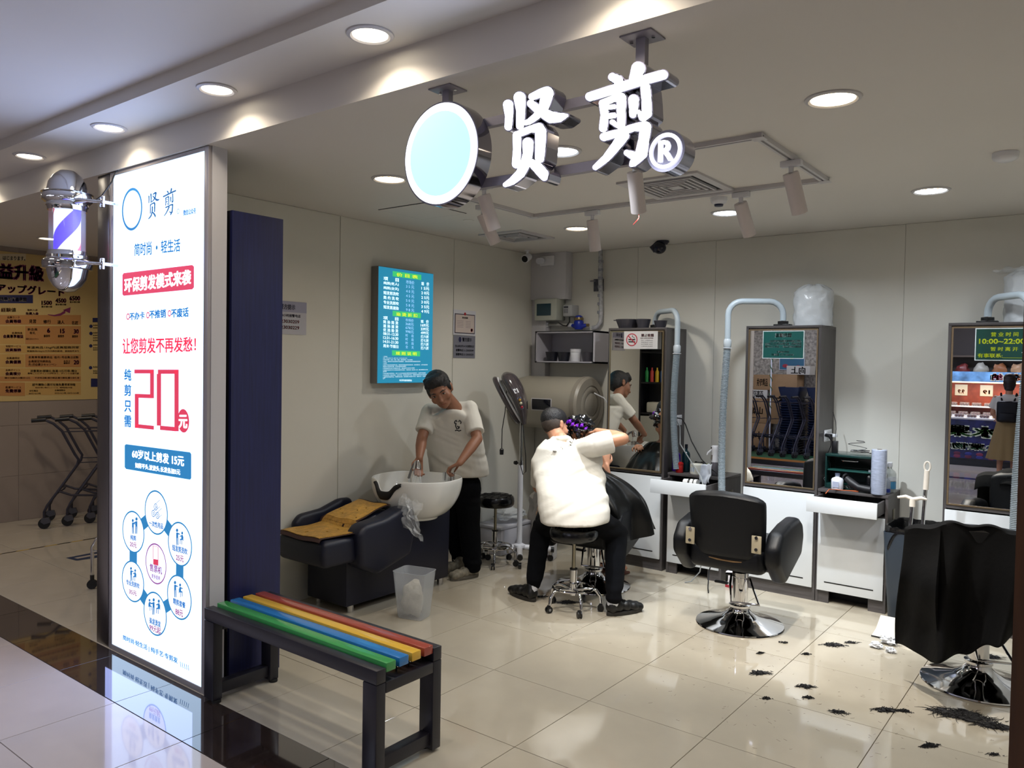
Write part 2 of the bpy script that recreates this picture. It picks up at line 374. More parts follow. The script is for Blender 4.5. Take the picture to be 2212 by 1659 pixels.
# cameras
p=aZ(1142,541,ZC); t=thing('bullet_camera','small white security camera with dark lens on the ceiling at left rear corner','camera',(p.x,5.7,ZC))
MB().lathe([(.028,0),(.028,-.006),(.012,-.012),(.01,-.045)],16).obj('mount',M_wplas,t)
MB().tube([(-.0,.03,-.055),(.004,.02,-.055),(.012,-.05,-.085),(.013,-.055,-.087)],[.02,.032,.036,.033],20).obj('camera_body',M_wplas,t)
MB().tube([(.013,-.0551,-.087),(.0135,-.058,-.088)],[.03,.028],20).obj('lens',mat('lens','05060f',.1),t)
p=aZ(1432,528,ZC); t=thing('dome_camera','dark blue-black dome camera on the ceiling above the first mirror cabinet','camera',(p.x*5.85/p.y,5.85,ZC))
MB().lathe([(.05,0),(.05,-.012),(.035,-.03)],20).obj('mount',mat('dark_blue_plastic','15172a',.3),t)
MB().sph((-.015,-.03,-.06),(.055,.055,.05)).obj('dome',mat('dark_dome','0a0c20',.12),t)
MB().tube([(-.02,-.02,-.025),(-.075,-.05,-.075)],[.035,.03],12).obj('visor',mat('dark_blue_plastic','15172a',.3),t)
t=thing('emergency_light','white twin emergency lamp on the boxed duct beside the bullet camera','emergency light',(-4.25,5.94,2.60))
B(-.01,-.03,-.05,.14,0,.04,b=.006).obj('housing',M_wplas,t)
for x in (0.0,.03): MB().tube([(x,-.03,.0),(x+.01,-.07,-.01)],[.02,.03],14).obj('lamp_head',mat('lamp_head','cfd2dc',.3),t)
# ================================================================= HANGING SIGN
YS=2.10
M_sign=emis('sign_face',(.9,.92,1),2.2); M_ret=mat('sign_return','a7a6b4',.12,metal=1)
def strokes2d(st,n=14):
    """discs + connecting quads for variable-width strokes; returns list of polygons"""
    P=[]
    for s in st:
        for x,y,r in s: P.append([(x+r*math.cos(2*PI*k/n),y+r*math.sin(2*PI*k/n)) for k in range(n)])
        for (x0,y0,r0),(x1,y1,r1) in zip(s,s[1:]):
            d=math.hypot(x1-x0,y1-y0)
            if d<=abs(r0-r1)+1e-6: continue
            a=math.atan2(y1-y0,x1-x0); bt=math.acos((r0-r1)/d)
            q=[(x0+r0*math.cos(a+bt),y0+r0*math.sin(a+bt)),(x1+r1*math.cos(a+bt),y1+r1*math.sin(a+bt)),(x1+r1*math.cos(a-bt),y1+r1*math.sin(a-bt)),(x0+r0*math.cos(a-bt),y0+r0*math.sin(a-bt))]
            P.append(q)
    return P
def letter(name,label,st,ox,oy,k,lip=14,depth=.07,base=None):
    pts=[aY(ox+x*k,oy+y*k,YS) for s in st for x,y,r in s]; c=sum(pts,Vector())/len(pts)
    t=thing(name,label,'sign letter',(c.x,YS,c.z),0,'characters of the hanging shop sign')
    def conv(st,grow,y0,y1,nm,m):
        b=MB()
        for poly in strokes2d([[(x,y,r+grow) for x,y,r in s] for s in st]):
            q=[]
            for x,y in poly:
                p=aY(ox+x*k,oy+y*k,YS); q.append((p.x-c.x,p.z-c.z))
            b.prism(q,y0,y1,'y')
        return b.obj(nm,m,t,smooth=False)
    conv(st,lip,.006,depth,'return',M_ret); conv(st,lip,.003,.0055,'lip',mat('sign_lip','85839c',.5)); conv(st,0,0,.003,'lit_face',M_sign)
    return t,c
XIAN=[[(228,405,66),(240,560,50),(228,700,46)],[(380,310,78),(395,480,58),(385,690,48)],[(545,300,46),(680,240,55),(750,235,72)],[(750,250,80),(700,440,64),(600,560,45),(500,635,36),(420,650,30)],[(530,390,50),(650,490,60),(790,570,78),(900,575,62),(1000,548,24)],[(345,810,54),(345,1000,50),(335,1195,54)],[(350,800,42),(520,730,45),(640,710,62),(660,760,72),(655,950,66),(645,1120,58)],[(490,915,72),(490,1050,62),(460,1180,65),(390,1320,60),(280,1420,48),(190,1468,30)],[(530,1170,50),(620,1240,70),(690,1320,70),(705,1370,45)]]
JIAN=[[(140,525,56),(450,430,60),(800,320,60),(1075,245,62)],[(430,275,52),(500,310,60),(520,370,55)],[(760,165,86),(730,240,72),(700,320,60)],[(310,610,52),(330,760,50),(310,930,50)],[(320,600,45),(440,550,42),(540,530,58)],[(545,540,60),(540,700,56),(545,900,46)],[(380,660,28),(450,652,30)],[(380,775,34),(450,765,34)],[(430,850,34),(500,905,26)],[(700,565,66),(700,680,54),(690,755,42)],[(850,400,60),(865,560,60),(870,740,62),(820,790,52),(765,715,22)],[(320,1040,52),(500,990,46),(700,920,46),(850,905,66)],[(855,910,70),(830,1080,66),(800,1250,76),(700,1370,48),(670,1400,24)],[(615,1245,38),(720,1290,58)],[(570,1020,72),(480,1150,60),(350,1310,48),(210,1430,34)]]
letter('sign_character','lit white first character of the hanging sign, between disc and second character',XIAN,1060,160,.16279)
letter('sign_character','lit white second character of the hanging sign, largest and rightmost',JIAN,1250,120,.16878)
# ring mark
p=aY(1436.5,325.5,YS); rx=.056; t=thing('registered_mark','small round lit mark with a circled R at the right end of sign','sign letter',(p.x,YS,p.z),0,'characters of the hanging shop sign')
MB().prism([(.061*math.cos(2*PI*k/32),.061*math.sin(2*PI*k/32)) for k in range(32)],.004,.075,'y').obj('return',M_ret,t)
b=MB(); n=32
vs=[(r*math.cos(2*PI*k/n),y,r*math.sin(2*PI*k/n)) for y in (0,.003) for r in (.041,.052) for k in range(n)]
b.add(vs,[(k,(k+1)%n,n+(k+1)%n,n+k) for k in range(n)]); b.obj('lit_ring',M_sign,t,flat=True,smooth=False)
MB().quadtext('R',(-.02,-.001,.03),(.024,-.001,.03),(.024,-.001,-.03),(-.02,-.001,-.03),.03).obj('letter',M_sign,t,flat=True)
# disc
t=thing('sign_disc','round lit sign disc with pale cyan centre and chrome rim, left of the characters','sign disc',(-1.969,YS,2.405))
n=64
def disc(r,y0,y1,nm,m): MB().prism([(r*.975*math.cos(2*PI*k/n),r*math.sin(2*PI*k/n)) for k in range(n)],y0,y1,'y').obj(nm,m,t)
disc(.1875,.003,.075,'return',mat('chrome_rim','9a98a4',.08,metal=1)); disc(.181,0,.0028,'lit_face',M_sign); disc(.152,-.002,-.0002,'cyan_inset',emis('cyan_face',(.56,.93,.96),1.0))
# frame and hangers
t=thing('hanging_bracket','grey steel frame and hangers carrying the sign from the ceiling','sign frame',(0,0,ZC))
M_fr=mat('grey_metal','8a8791',.35,metal=.4)
def fbar(a,b,wd,nm='crossbar'):
    a=Vector(a);b=Vector(b); B(min(a.x,b.x),2.176,min(a.z,b.z)-ZC-wd/2,max(a.x,b.x),2.20,max(a.z,b.z)-ZC+wd/2).obj(nm,M_fr,t,smooth=False)
zb1=aY(1068,264,2.19).z; zb2=aY(1230,368,2.19).z
fbar((-1.95,0,zb1),(-1.25,0,zb1),.032); fbar((-1.95,0,zb2),(-1.10,0,zb2),.032)
for q in (968,1387):
    x=aY(q,150 if q>1000 else 190,2.19).x
    B(x-.016,2.176,-.20,x+.016,2.20,-.006).obj('hanger',M_fr,t,smooth=False)
    B(x-.055,2.14,-.006,x+.055,2.236,-.0005,b=.001).obj('ceiling_plate',M_fr,t)
    for dx in (-.038,.038): MB().cyl((x+dx,2.188,-.006),(x+dx,2.188,-.011),.006,n=8).obj('bolt',M_chrome,t)
# ================================================================= LIGHTBOX
lb=thing('advertising_lightbox','tall glowing white advertising lightbox with blue and red print on the shopfront pillar','lightbox',(-3.975,2.11,0))
def L2(p): return Vector((p.x+3.975,p.y-2.11,p.z))
def P(x,y,dy=0): q=aY(x,y,2.10); return Vector((q.x+3.975,-.011-dy,q.z))
M_face=emis('lightbox_face',(.55,.74,1),2.0)
B(-.46,-.01,.03,.46,.004,2.648).obj('lit_panel',M_face,lb)
fr=MB()
for q in ((-.492,0,-.46,2.668),(.46,0,.497,2.668),(-.46,2.648,.46,2.668),(-.46,0,.46,.03)): fr.box(q[0],-.014,q[1],q[2],.004,q[3],b=.002)
fr.obj('aluminium_frame',mat('lightbox_frame','a9a4a6',.35,metal=.3),lb)
def pr(n,c,e): return mat(n,tuple(x*.5 for x in srgb(c)),.6,emit=e,ecol=c)
BL=pr('print_blue','2a7cc0',.85); RD=pr('print_red','e0405f',.85); PU=pr('print_purple','a0509a',.8); WH=pr('print_white','f4fbff',1.15); BN=pr('print_banner_red','e2486a',.85); BC=pr('print_banner_blue','2f86c2',.8); DB=pr('print_deep_blue','2f6aa8',.8)
def lt(b,t,x0,yl0,yl1,x1,yr0,yr1,bold=0,dy=.0015): b.quadtext(t,P(x0,yl0,dy),P(x1,yr0,dy),P(x1,yr1,dy),P(x0,yl1,dy),max(bold,0)*.6+.018)
def flat(b,pts,dy=.0006): b.add([P(x,y,dy) for x,y in pts],[tuple(range(len(pts)))])
def ell(b,cx,cy,rx,ry,sk,n=36,dy=.0006,rin=0):
    """sk: vertical shear so that a circle on the panel stays a circle"""
    o=[(cx+rx*math.cos(2*PI*k/n),cy+ry*math.sin(2*PI*k/n)+sk*rx*math.cos(2*PI*k/n)) for k in range(n)]
    if not rin: flat(b,o,dy); return
    i=[(cx+rx*rin*math.cos(2*PI*k/n),cy+ry*rin*math.sin(2*PI*k/n)+sk*rx*rin*math.cos(2*PI*k/n)) for k in range(n)]
    b.add([P(x,y,dy) for x,y in o+i],[(k,(k+1)%n,n+(k+1)%n,n+k) for k in range(n)])
b=MB(); ell(b,286,452,22,46,-.2,rin=.88); b.obj('logo_ring',BL,lb,flat=True)
def brush(b,st,ox,oy,k,kx,dy=.0015,sh=0):
    for poly in strokes2d(st,10): b.add([P(ox+x*k*kx,oy+y*k+sh*x*k,dy) for x,y in poly],[tuple(range(len(poly)))])
b=MB()
brush(b,[[(x,y,r*.66) for x,y,r in s] for s in XIAN],316,406,.0455,.64,sh=-.0); brush(b,[[(x,y,r*.62) for x,y,r in s] for s in JIAN],350,401,.0455,.62,sh=-.0)
b.obj('shop_name',DB,lb,flat=True)
b=MB(); ell(b,385.5,456.5,2.6,5.4,-.2,rin=.8); b.obj('registered_ring',DB,lb,flat=True)
b=MB(); lt(b,'微信公众号',397,454,466,424,449,461,.02)
lt(b,'简时尚',291.5,527,553,328,521,550,-.0); lt(b,'轻生活',349,520,547,390,516,543); ell(b,339.5,535,2,4.5,-.2,n=12,dy=.0015)
lt(b,'不办卡',281,676,692,313,673,688,.03); lt(b,'不推销',324,671,688,359,668,686,.03); lt(b,'不废话',371,668,686,408,664,684,.03)
for i,(ch,y0) in enumerate((('纯',797),('剪',830.5),('只',865),('需',897.5))): lt(b,ch,270,y0,y0+24,284,y0+1,y0+25,.02)
lt(b,'简时尚·轻生活 | 纯手艺·专剪发',266.5,1371,1383,384.5,1421,1435,.02)
for k in range(5): flat(b,[(390+k*4.2,1429+k*1.8),(391+k*4.2,1429+k*1.8),(392.6+k*4.2,1441+k*1.8),(391.6+k*4.2,1441+k*1.8)],.0015)
b.obj('blue_lettering',BL,lb,flat=True)
b=MB(); flat(b,[(265,594),(268,590),(416,572.5),(419.6,576),(419.6,621),(416,625),(268,639),(265,636)]); b.obj('red_banner',BN,lb,flat=True)
b=MB(); lt(b,'环保剪发模式来袭',270,602,632,413,582,614,.04); ell(b,397,909,12.5,25.5,.15,n=24,dy=.0); 
b2=MB(); ell(b2,397,909,12.5,25.5,.15,n=28,dy=.001)
for x,y in ((277.5,684),(320.5,681),(367,677)): ell(b2,x,y,3.6,7,-.1,n=20,dy=.0015,rin=.66)
lt(b2,'让您剪发不再发愁！',266,731,765,424,728,759,.01)
def seg(bb,pts,w): # thick polyline in panel px
    for (x0,y0),(x1,y1) in zip(pts,pts[1:]):
        if abs(x1-x0)>abs(y1-y0): flat(bb,[(x0-w*.5,y0-w),(x1+w*.5,y1-w),(x1+w*.5,y1+w),(x0-w*.5,y0+w)])
        else: flat(bb,[(x0-w,y0-w),(x0+w,y0-w),(x1+w,y1+w),(x1-w,y1+w)])
for pl in ([(293,802.5),(329,802.5)],[(329,802.5),(329,856)],[(329,856),(296,855)],[(296,855),(296,920)],[(296,920),(331,924)]): seg(b2,pl,4.2)
for pl in ([(344,803),(382,803)],[(382,803),(382,927)],[(382,927),(344,924)],[(344,924),(344,803)]): seg(b2,pl,4.6)
b2.obj('red_lettering',RD,lb,flat=True)
flat(b,[(270,962),(273,959.5),(411,977),(413.7,981),(413.7,1033),(411,1036),(273,1013),(270,1009)],-.002)
b=MB(); lt(b,'环保剪发模式来袭',270,602,632,413,582,614,.04); lt(b,'元',387.5,897,924,405,897,925,.05)
lt(b,'60岁以上剪发 15元',286.5,970,989,398,985,1007.5,.04); lt(b,'如剪平头.波波头.长发各加5元',293,999,1010,390,1014,1026,.04); b.obj('white_lettering',WH,lb,flat=True)
b=MB(); flat(b,[(270,962),(273,959.5),(411,977),(413.7,981),(413.7,1033),(411,1036),(273,1013),(270,1009)]); b.obj('blue_banner',BC,lb,flat=True)
CI=[(338.2,1107.1,25,48,.25),(389.5,1175.4,26,48,.3),(388.1,1290.2,26.5,48,.4),(336,1325.7,25,47,.4),(288,1255.8,24,44.5,.35),(288.8,1149,23.8,45.5,.27)]
b=MB()
for (a,c) in zip(CI,CI[1:]+CI[:1]):
    dx,dy=c[0]-a[0],c[1]-a[1]; l=math.hypot(dx,dy); nx,ny=-dy/l*8,dx/l*14
    flat(b,[(a[0]+nx,a[1]+ny),(c[0]+nx,c[1]+ny),(c[0]-nx,c[1]-ny),(a[0]-nx,a[1]-ny)],.0004)
b.obj('ring_links',BC,lb,flat=True)
b=MB(); 
for c in CI: ell(b,*c,dy=.0008)
b.obj('service_circles',BC,lb,flat=True)
b=MB()
for c in CI: ell(b,c[0],c[1],c[2]*.93,c[3]*.93,c[4],dy=.0011)
b.obj('circle_fills',WH,lb,flat=True)
b=MB(); ell(b,337.7,1217.8,22.5,44,.33,rin=.93,dy=.0011); b.obj('center_circle',PU,lb,flat=True)
def man(b,x,y,s,f=1,sit=0): # tiny service pictogram
    def q(*pts): flat(b,[(x+px*s*f,y+py*s*1.9) for px,py in pts],.0015)
    n=10; flat(b,[(x+1.3*s*math.cos(2*PI*k/n),y-6.3*s+2.0*s*math.sin(2*PI*k/n)) for k in range(n)],.0015)
    q((-1,-2),(1.2,-2),(1.3,1.2),(-1,1.2)); q((.5,-1.9),(3.4,-1.2),(3.4,-.7),(.6,-.9))
    if sit: q((-1,.6),(3,.9),(3,1.7),(-1,1.6)); q((2.2,1),(3,1),(3.2,4.4),(2.5,4.4)); q((-1.6,-1),(-1,-1),(-1,2.3),(-1.6,2.3)); q((.2,1.6),(.9,1.6),(.9,4.8),(.2,4.8))
    else: q((-1,1),(0,1),(.2,5.5),(-.7,5.5)); q((.3,1),(1.3,1),(1.6,5.5),(.8,5.5))
b=MB()
def cap2(t,c,dy0,hw,hh,bold=.03): lt(b,t,c[0]-hw,c[1]+dy0-hw*c[4],c[1]+dy0+hh-hw*c[4],c[0]+hw,c[1]+dy0+hw*c[4],c[1]+dy0+hh+hw*c[4],bold)
cap2('一次性用品',CI[0],20,15,12); cap2('短发剪洗吹',CI[1],5,16,13); cap2('精剪套餐',CI[2],6,13,13); cap2('染发烫发',CI[3],12,12,13); cap2('专业洗剪吹',CI[4],0,14,11); cap2('纯剪',CI[5],7,6,11)
c=CI[1]; man(b,c[0]-6,c[1]-18,1.9,1); man(b,c[0]+5,c[1]-14,1.6,-1,1)
c=CI[2]; man(b,c[0]-9,c[1]-20,1.9,1); man(b,c[0]+2,c[1]-16,1.7,1,1)
c=CI[3]; man(b,c[0]-12,c[1]-20,1.5,1,1); man(b,c[0]-3,c[1]-18,1.9,-1); man(b,c[0]+8,c[1]-16,1.8,-1,1)
c=CI[4]; man(b,c[0]-4,c[1]-18,1.6,1); man(b,c[0]+5,c[1]-14,1.5,-1,1)
c=CI[5]; man(b,c[0]-1,c[1]-14,1.7,1); man(b,c[0]+7,c[1]-16,1.9,-1)
c=CI[0]
for x,y in ((-6,2),(3,6),(-1,-12)):
    ell(b,c[0]+x,c[1]+y,4,7.5,.2,n=16,dy=.0015,rin=.8); ell(b,c[0]+x,c[1]+y,1.8,3.2,.2,n=10,dy=.0015,rin=.6)
    for yy in (-7,7): flat(b,[(c[0]+x,c[1]+y+yy-.5),(c[0]+x+9,c[1]+y+yy-8.5),(c[0]+x+9,c[1]+y+yy-7.5),(c[0]+x,c[1]+y+yy+.5)],.0015)
b.obj('service_captions',BL,lb,flat=True)
b=MB()
cap2('25元',CI[1],24,8,13,.01); cap2('88元',CI[2],26,8,14,.01); cap2('99元起',CI[3],26,12,14,.01); cap2('35元',CI[4],19,8,10,.01); cap2('20元',CI[5],22,7,11,.01)
C0=(337.7,1217.8,22,44,.33); cap2('售票机',C0,3,13,16,.02); cap2('更多选择',C0,24,9,9,.02); b.obj('purple_captions',PU,lb,flat=True)
b=MB(); flat(b,[(332,1207),(343,1209),(343,1222),(332,1219)],.0015)
for q in ([(331,1178),(332,1178),(332,1207),(331,1207)],[(342,1181),(343,1181),(343,1209),(342,1209)],[(331,1178),(343,1181),(343,1182),(331,1179)]): flat(b,q,.0015)
b.obj('ticket_machine_icon',RD,lb,flat=True)
# ================================================================= BARBER POLE
t=thing('barber_pole','chrome barber pole with blue, white and red spiral mounted left of lightbox','barber pole',(-4.58,1.92,2.33))
zc=0
prof=[(.0,.335),(.05,.327),(.09,.30),(.118,.262),(.13,.215),(.134,.205),(.152,.20),(.158,.185),(.156,.165),(.138,.152),(.13,.150),(.132,.135),(.125,.128),(.122,.11)]
prof=[(r*.79,z) for r,z in prof]
b=MB(); b.lathe(prof,40); b.obj('top_cap',M_chrome,t)
b=MB(); b.lathe([(r,-z+.0) for r,z in prof],40); b.obj('bottom_cap',M_chrome,t)
for z in (.205,-.205):
    MB().lathe([(.122,z-.004),(.128,z),(.122,z+.004)],40).obj('band',M_chrome,t)
def helix(c0,c1,m,nm):
    def fn(u,v):
        a=2*PI*(c0+(c1-c0)*u)+2.9*v; z=-.112+.224*v
        return (.066*math.cos(a),.066*math.sin(a),z)
    MB().grid(fn,12,24).obj(nm,m,t,flat=True,smooth=False)
M_pb=emis('pole_blue',(.05,.02,.95),2.0); M_pw=emis('pole_white',(.72,.78,1),1.5); M_pr=emis('pole_red',(.85,.12,.2),.9)
o0=.55
helix(o0,o0+.25,M_pb,'blue_stripe'); helix(o0+.25,o0+.5,M_pw,'white_stripe'); helix(o0+.5,o0+.75,M_pr,'red_stripe'); helix(o0+.75,o0+1,M_pw,'white_stripe')
MB().lathe([(.091,-.115),(.091,.115)],40).obj('glass_tube',mat('pole_glass','dfe4ff',.03,alpha=.22,coat=1,spec=.8),t)
for z in (.155,-.18):
    MB().tube([(.11,0,z),(.17,.03,z),(.205,.1,z)],[.018,.009,.009],12).obj('bracket_arm',M_chrome,t)
    B(.185,.085,z-.03,.22,.10,z+.03,b=.003).obj('bracket_clamp',M_chrome,t); MB().cyl((.202,.09,z),(.202,.177,z),.009).obj('wall_pin',M_chrome,t)
t2=MB().tube([(-4.42,1.98,2.48),(-4.40,2.02,2.52),(-4.37,2.06,2.60),(-4.36,2.075,2.655),(-4.34,2.078,2.66)],.004,6).obj('power_cable',M_black); tag(t2,'thin black cable from barber pole up to the bulkhead','cable')
# ================================================================= DARK CABINET BESIDE THE PILLAR (open rack facing the mirrors)
t=thing('shelf_cabinet','tall dark wood cabinet standing right behind the lightbox pillar','cabinet',(-3.50,2.24,0))
B(-.02,0,0,0,.30,2.385).obj('side_panel',M_lensblue_wood,t); B(-.88,0,0,-.86,.30,2.385).obj('side_panel',mat('dark_board','131318',.45),t)
B(-.86,0,0,-.02,.015,2.385).obj('back_panel',mat('dark_board','131318',.45),t); B(-.86,.015,2.365,-.02,.30,2.385).obj('top_panel',mat('dark_board','131318',.45),t)
for z in (.02,1.04,1.42,1.80): B(-.86,.015,z,-.02,.29,z+.02).obj('shelf',mat('dark_board','131318',.45),t)
for x in (-.855,-.435): B(x,.285,.06,x+.41,.303,1.02,b=.002).obj('door',mat('pale_door','a5a49a',.4),t)
for k in range(3):
    q=tag(B(0,0,0,.2,.2,.13,b=.02).obj('towel_stack',mat('towel','c8c4b6',.9,bump=.2)),['pile of folded white towels in the dark cabinet, left pile','pile of folded white towels in the dark cabinet, middle pile','pile of folded white towels in the dark cabinet, right pile'][k],'towels','towel piles in the cabinet')
    q.location=(-4.30+k*.26,2.30,1.0605)
cols=['2c9c4f','c9433c','d8b62a','3f6fb0','c46a9a','8fbf2a','6b5a86','b04a52']
for k in range(12):
    c=cols[k%8]; q=tag(MB().lathe([(.024,0),(.024,.13),(.01,.15),(.01,.18),(0,.18)],14).obj('dye_bottle',mat('bottle_'+c,c,.3)),['bright green','red','yellow','blue','pink','lime','violet','brick red','green','scarlet','mustard','steel blue'][k]+' dye bottle on the upper shelf of the dark cabinet','bottle','dye bottles in the cabinet'); q.location=(-4.33+k*.068,2.42,1.4405)
# ================================================================= PRICE SCREEN
t=thing('price_screen','glowing blue wall screen with yellow and white price list in Chinese','screen',(-4.38,4.24,1.48))
B(.002,-.29,.0,.078,.297,.865,b=.006).obj('housing',mat('screen_housing','7b7a78',.4),t)
ST=emis('screen_blue',(.018,.24,.40),1.0)
B(.0785,-.286,.004,.0795,.293,.861).obj('display',ST,t)
XT=-4.30
def Q(x,y,d=.0): q=aX(x,y,XT); return Vector((q.x+4.38+d,q.y-4.24,q.z-1.48))
def tt(b,s,x0,yl0,yl1,x1,yr0,yr1,bold=0,d=.001): b.quadtext(s,Q(x0,yl0,d),Q(x1,yr0,d),Q(x1,yr1,d),Q(x0,yl1,d),bold*.7)
# screen zoom frame: px = 800+x*.1687, py=560+y*.1688
zx=lambda x:800+x*.16873; zy=lambda y:560+y*.16877
def tz(b,s,x0,yl,x1,yr,h,bold=.03,d=.0012): tt(b,s,zx(x0),zy(yl),zy(yl+h),zx(x1),zy(yr),zy(yr+h),bold,d)
b=MB()
for (x0,y0,x1,y1,h) in ((285,150,652,200,68),(284,658,646,688,68),(277,1165,636,1178,66)):
    b.add([Q(zx(x),zy(y),.0006) for x,y in ((x0,y0),(x1,y1),(x1,y1+h),(x0,y0+h))],[(0,1,2,3)])
b.obj('green_header',emis('screen_green',(.05,.55,.18),1),t,flat=True)
b=MB(); tz(b,'价 目 表',335,172,605,207,45); tz(b,'染 烫 折 扣',332,680,598,700,44); tz(b,'规 则 说 明',325,1182,590,1190,42); b.obj('header_lettering',emis('screen_yellow',(.75,.8,.02),1),t,flat=True)
b=MB(); rows=['纯剪(老人)','纯剪(全天)','短发剪洗吹','简 约 洗 吹','专业洗剪吹','短发黑速染']
tz(b,'项     目',168,222,362,245,45)
for k,r in enumerate(rows): tz(b,r,168,282+k*61,362,303+k*61,44)
for k,r in enumerate(['项     目','简 染 简 烫','道 染 道 烫','优 选 染 烫','08:31-12:30','12:31-16:30','14:31-21:30','周末·节假日']): tz(b,r,164,728+k*51,356,746+k*50.5,42 if k not in (4,5,6) else 36)
tz(b,'现   价',652,290,752,297,44)
for k,r in enumerate(['1 5元','2 0元','2 5元','3 0元','3 5元','4 9元']): tz(b,r,652,350+k*59,752,356+k*59,42)
for k,r in enumerate(['现   价','169元','339元','499元','打六折','打七折','打八折','打八折']): tz(b,r,645,776+k*48.5,746,779+k*48.5,40)
for k,(r,wd) in enumerate((('一.剪发类',55),('1.剪发，十岁以上至六十岁，纯剪二十元，六十岁以上老人十五元',310),('2.短发剪洗吹：长发、中发、短发，简约洗剪吹、专业洗剪吹',380),('3.纯剪，速剪均不含洗发吹风造型服务，造型请选择精剪套餐或洗剪吹',480),('二.染烫类',50),('1.染烫产品以实际使用为准，简染简烫道染道烫优选染烫，按时段折扣，过时恢复原价',575),('请提前与发型师沟通，染烫前请告知过敏史。',300),('2.短发染烫以耳下五厘米为界，超出按中长发另计费用',405),('3.染烫时段折扣不可与其他优惠同时使用，节假日统一按全天八折，最终解释权归本店',575),('使用范围。',50),('4.染后请勿立即洗头，四十八小时内如有问题可到店免费修补，逾期不再受理',545),('5.本店使用一次性用品，卫生环保，如顾客自带产品，请提前说明并自行承担风险',565),('6.请保管好随身物品，贵重物品自理，如有遗失本店概不负责，谢谢合作，欢迎再来',565),('敬请谅解。',30))):
    tz(b,r,160,1236+k*22,160+wd,1238+k*21,15,0)
tz(b,'本店享有最终解释权!',370,1536,530,1540,24,.02); tz(b,'（剪）',672,1538,745,1541,20,0)
b.obj('white_lettering',emis('screen_white',(.75,.93,1),1.1),t,flat=True)
b=MB(); tz(b,'市场价',456,266,562,280,46,.01)
for k,r in enumerate(['3 5 元','4 0 元','4 5 元','5 0 元','5 8 元','9 8 元']): tz(b,r,456,328+k*59.5,560,340+k*59.5,40,.01)
for k,r in enumerate(['市场价','368元','678元','998元','时     段','时     段','时     段','全     天']): tz(b,r,450,758+k*49,554,768+k*49,38,.01)
b.obj('grey_lettering',emis('screen_pale',(.35,.62,.9),1),t,flat=True)
# ================================================================= WALL NOTICES
def notice(name,label,cat,x0,z0,x1,z1,M=None,plane='X',X=-4.38,th=.004,m='b9b8c2'):
    # plane X: x0..x1 are y values on the left wall; plane Y: on the mirrors
    if plane=='X':
        t=thing(name,label,cat,(X,(x0+x1)/2,z0)); B(.0005,x0-(x0+x1)/2,0,th,x1-(x0+x1)/2,z1-z0).obj('sheet',mat('sheet_'+m,m,.45),t)
    else:
        t=thing(name,label,cat,((x0+x1)/2,X,z0)); B(x0-(x0+x1)/2,-th,0,x1-(x0+x1)/2,-.0005,z1-z0).obj('sheet',mat('sheet_'+m,m,.4),t)
    return t
INK=mat('ink_navy','22244a',.6); INKR=mat('ink_red','a02030',.6); INKB=mat('ink_black','17171c',.6); INKW=mat('ink_white','e8ecf0',.6)
def TX(t,s,m,u0,u1,v0,v1,bold=.02,nm='lettering',d=.0052,plane='X'):
    b=MB()
    f=(lambda u,v:Vector((d,u,v))) if plane=='X' else (lambda u,v:Vector((u,-d,v)))
    b.quadtext(s,f(u0,v1),f(u1,v1),f(u1,v0),f(u0,v0),bold*.6); return b.obj(nm,m,t,flat=True)
t=notice('police_notice','pale police notice with red phone numbers, half behind the dark cabinet','notice',3.02,1.815,3.37,2.035)
B(.0042,-.175,.148,.005,.175,.22).obj('header_band',mat('band_grey','9a9ab0',.5),t)
B(.0052,-.09,.155,.0056,-.055,.205,b=.0002).obj('shield',INK,t)
TX(t,'警方提示',INK,-.04,.08,.165,.2,.04,d=.0056); TX(t,'淞南派出所24小时报警电话',INK,-.15,.125,.115,.135,.03); TX(t,'电话 1:',INK,-.13,-.045,.075,.094,.02); TX(t,'电话 2:',INK,-.13,-.045,.035,.054,.02); TX(t,'23030209',INKR,-.03,.115,.075,.097,.03); TX(t,'23030229',INKR,-.03,.115,.035,.057,.03)
t=notice('business_licence','framed pinkish licence certificate above the grey police notice','certificate',4.862,1.878,5.148,2.087,m='c9cad2')
B(.004,-.128,.012,.0058,.13,.177).obj('frame',mat('licence_frame','4b4653',.4),t); B(.0058,-.119,.02,.0062,.121,.169).obj('paper',mat('licence_paper','c3b6b0',.6),t)
MB().sph((.0066,0,.178),(.0015,.014,.013),12,8).obj('red_emblem',INKR,t); TX(t,'营业执照',INKB,-.036,.036,.138,.153,.05,d=.007); MB().lathe([(.016,0),(.016,.001),(.012,.001),(.012,0)],20,M=T(.0064,.088,.045)@Matrix.Rotation(PI/2,4,'Y')).obj('red_seal',mat('seal_pink','b07070',.6),t)
b=MB()
for k in range(5): b.box(.0063,-.1,.115-k*.013,.0066,-.02,.118-k*.013); b.box(.0063,.01,.115-k*.013,.0066,.075,.118-k*.013)
b.obj('text_lines',mat('faint_ink','8d8488',.6),t,smooth=False)
t=notice('police_plate','shiny grey metal police notice below the licence','notice',4.868,1.684,5.145,1.874,m='777884')
MB().sph((.0052,-.06,.155),(.0012,.018,.022),10,8).obj('shield',INK,t)
TX(t,'警方提示',INK,-.03,.09,.14,.172,.03); TX(t,'宝山派出所24小时报警电话',INKB,-.12,.12,.09,.11,.02); TX(t,'报警电话 1: 23030209',INKB,-.11,.115,.055,.076,.03); TX(t,'报警电话 2: 23030229',INKB,-.11,.115,.02,.041,.03)
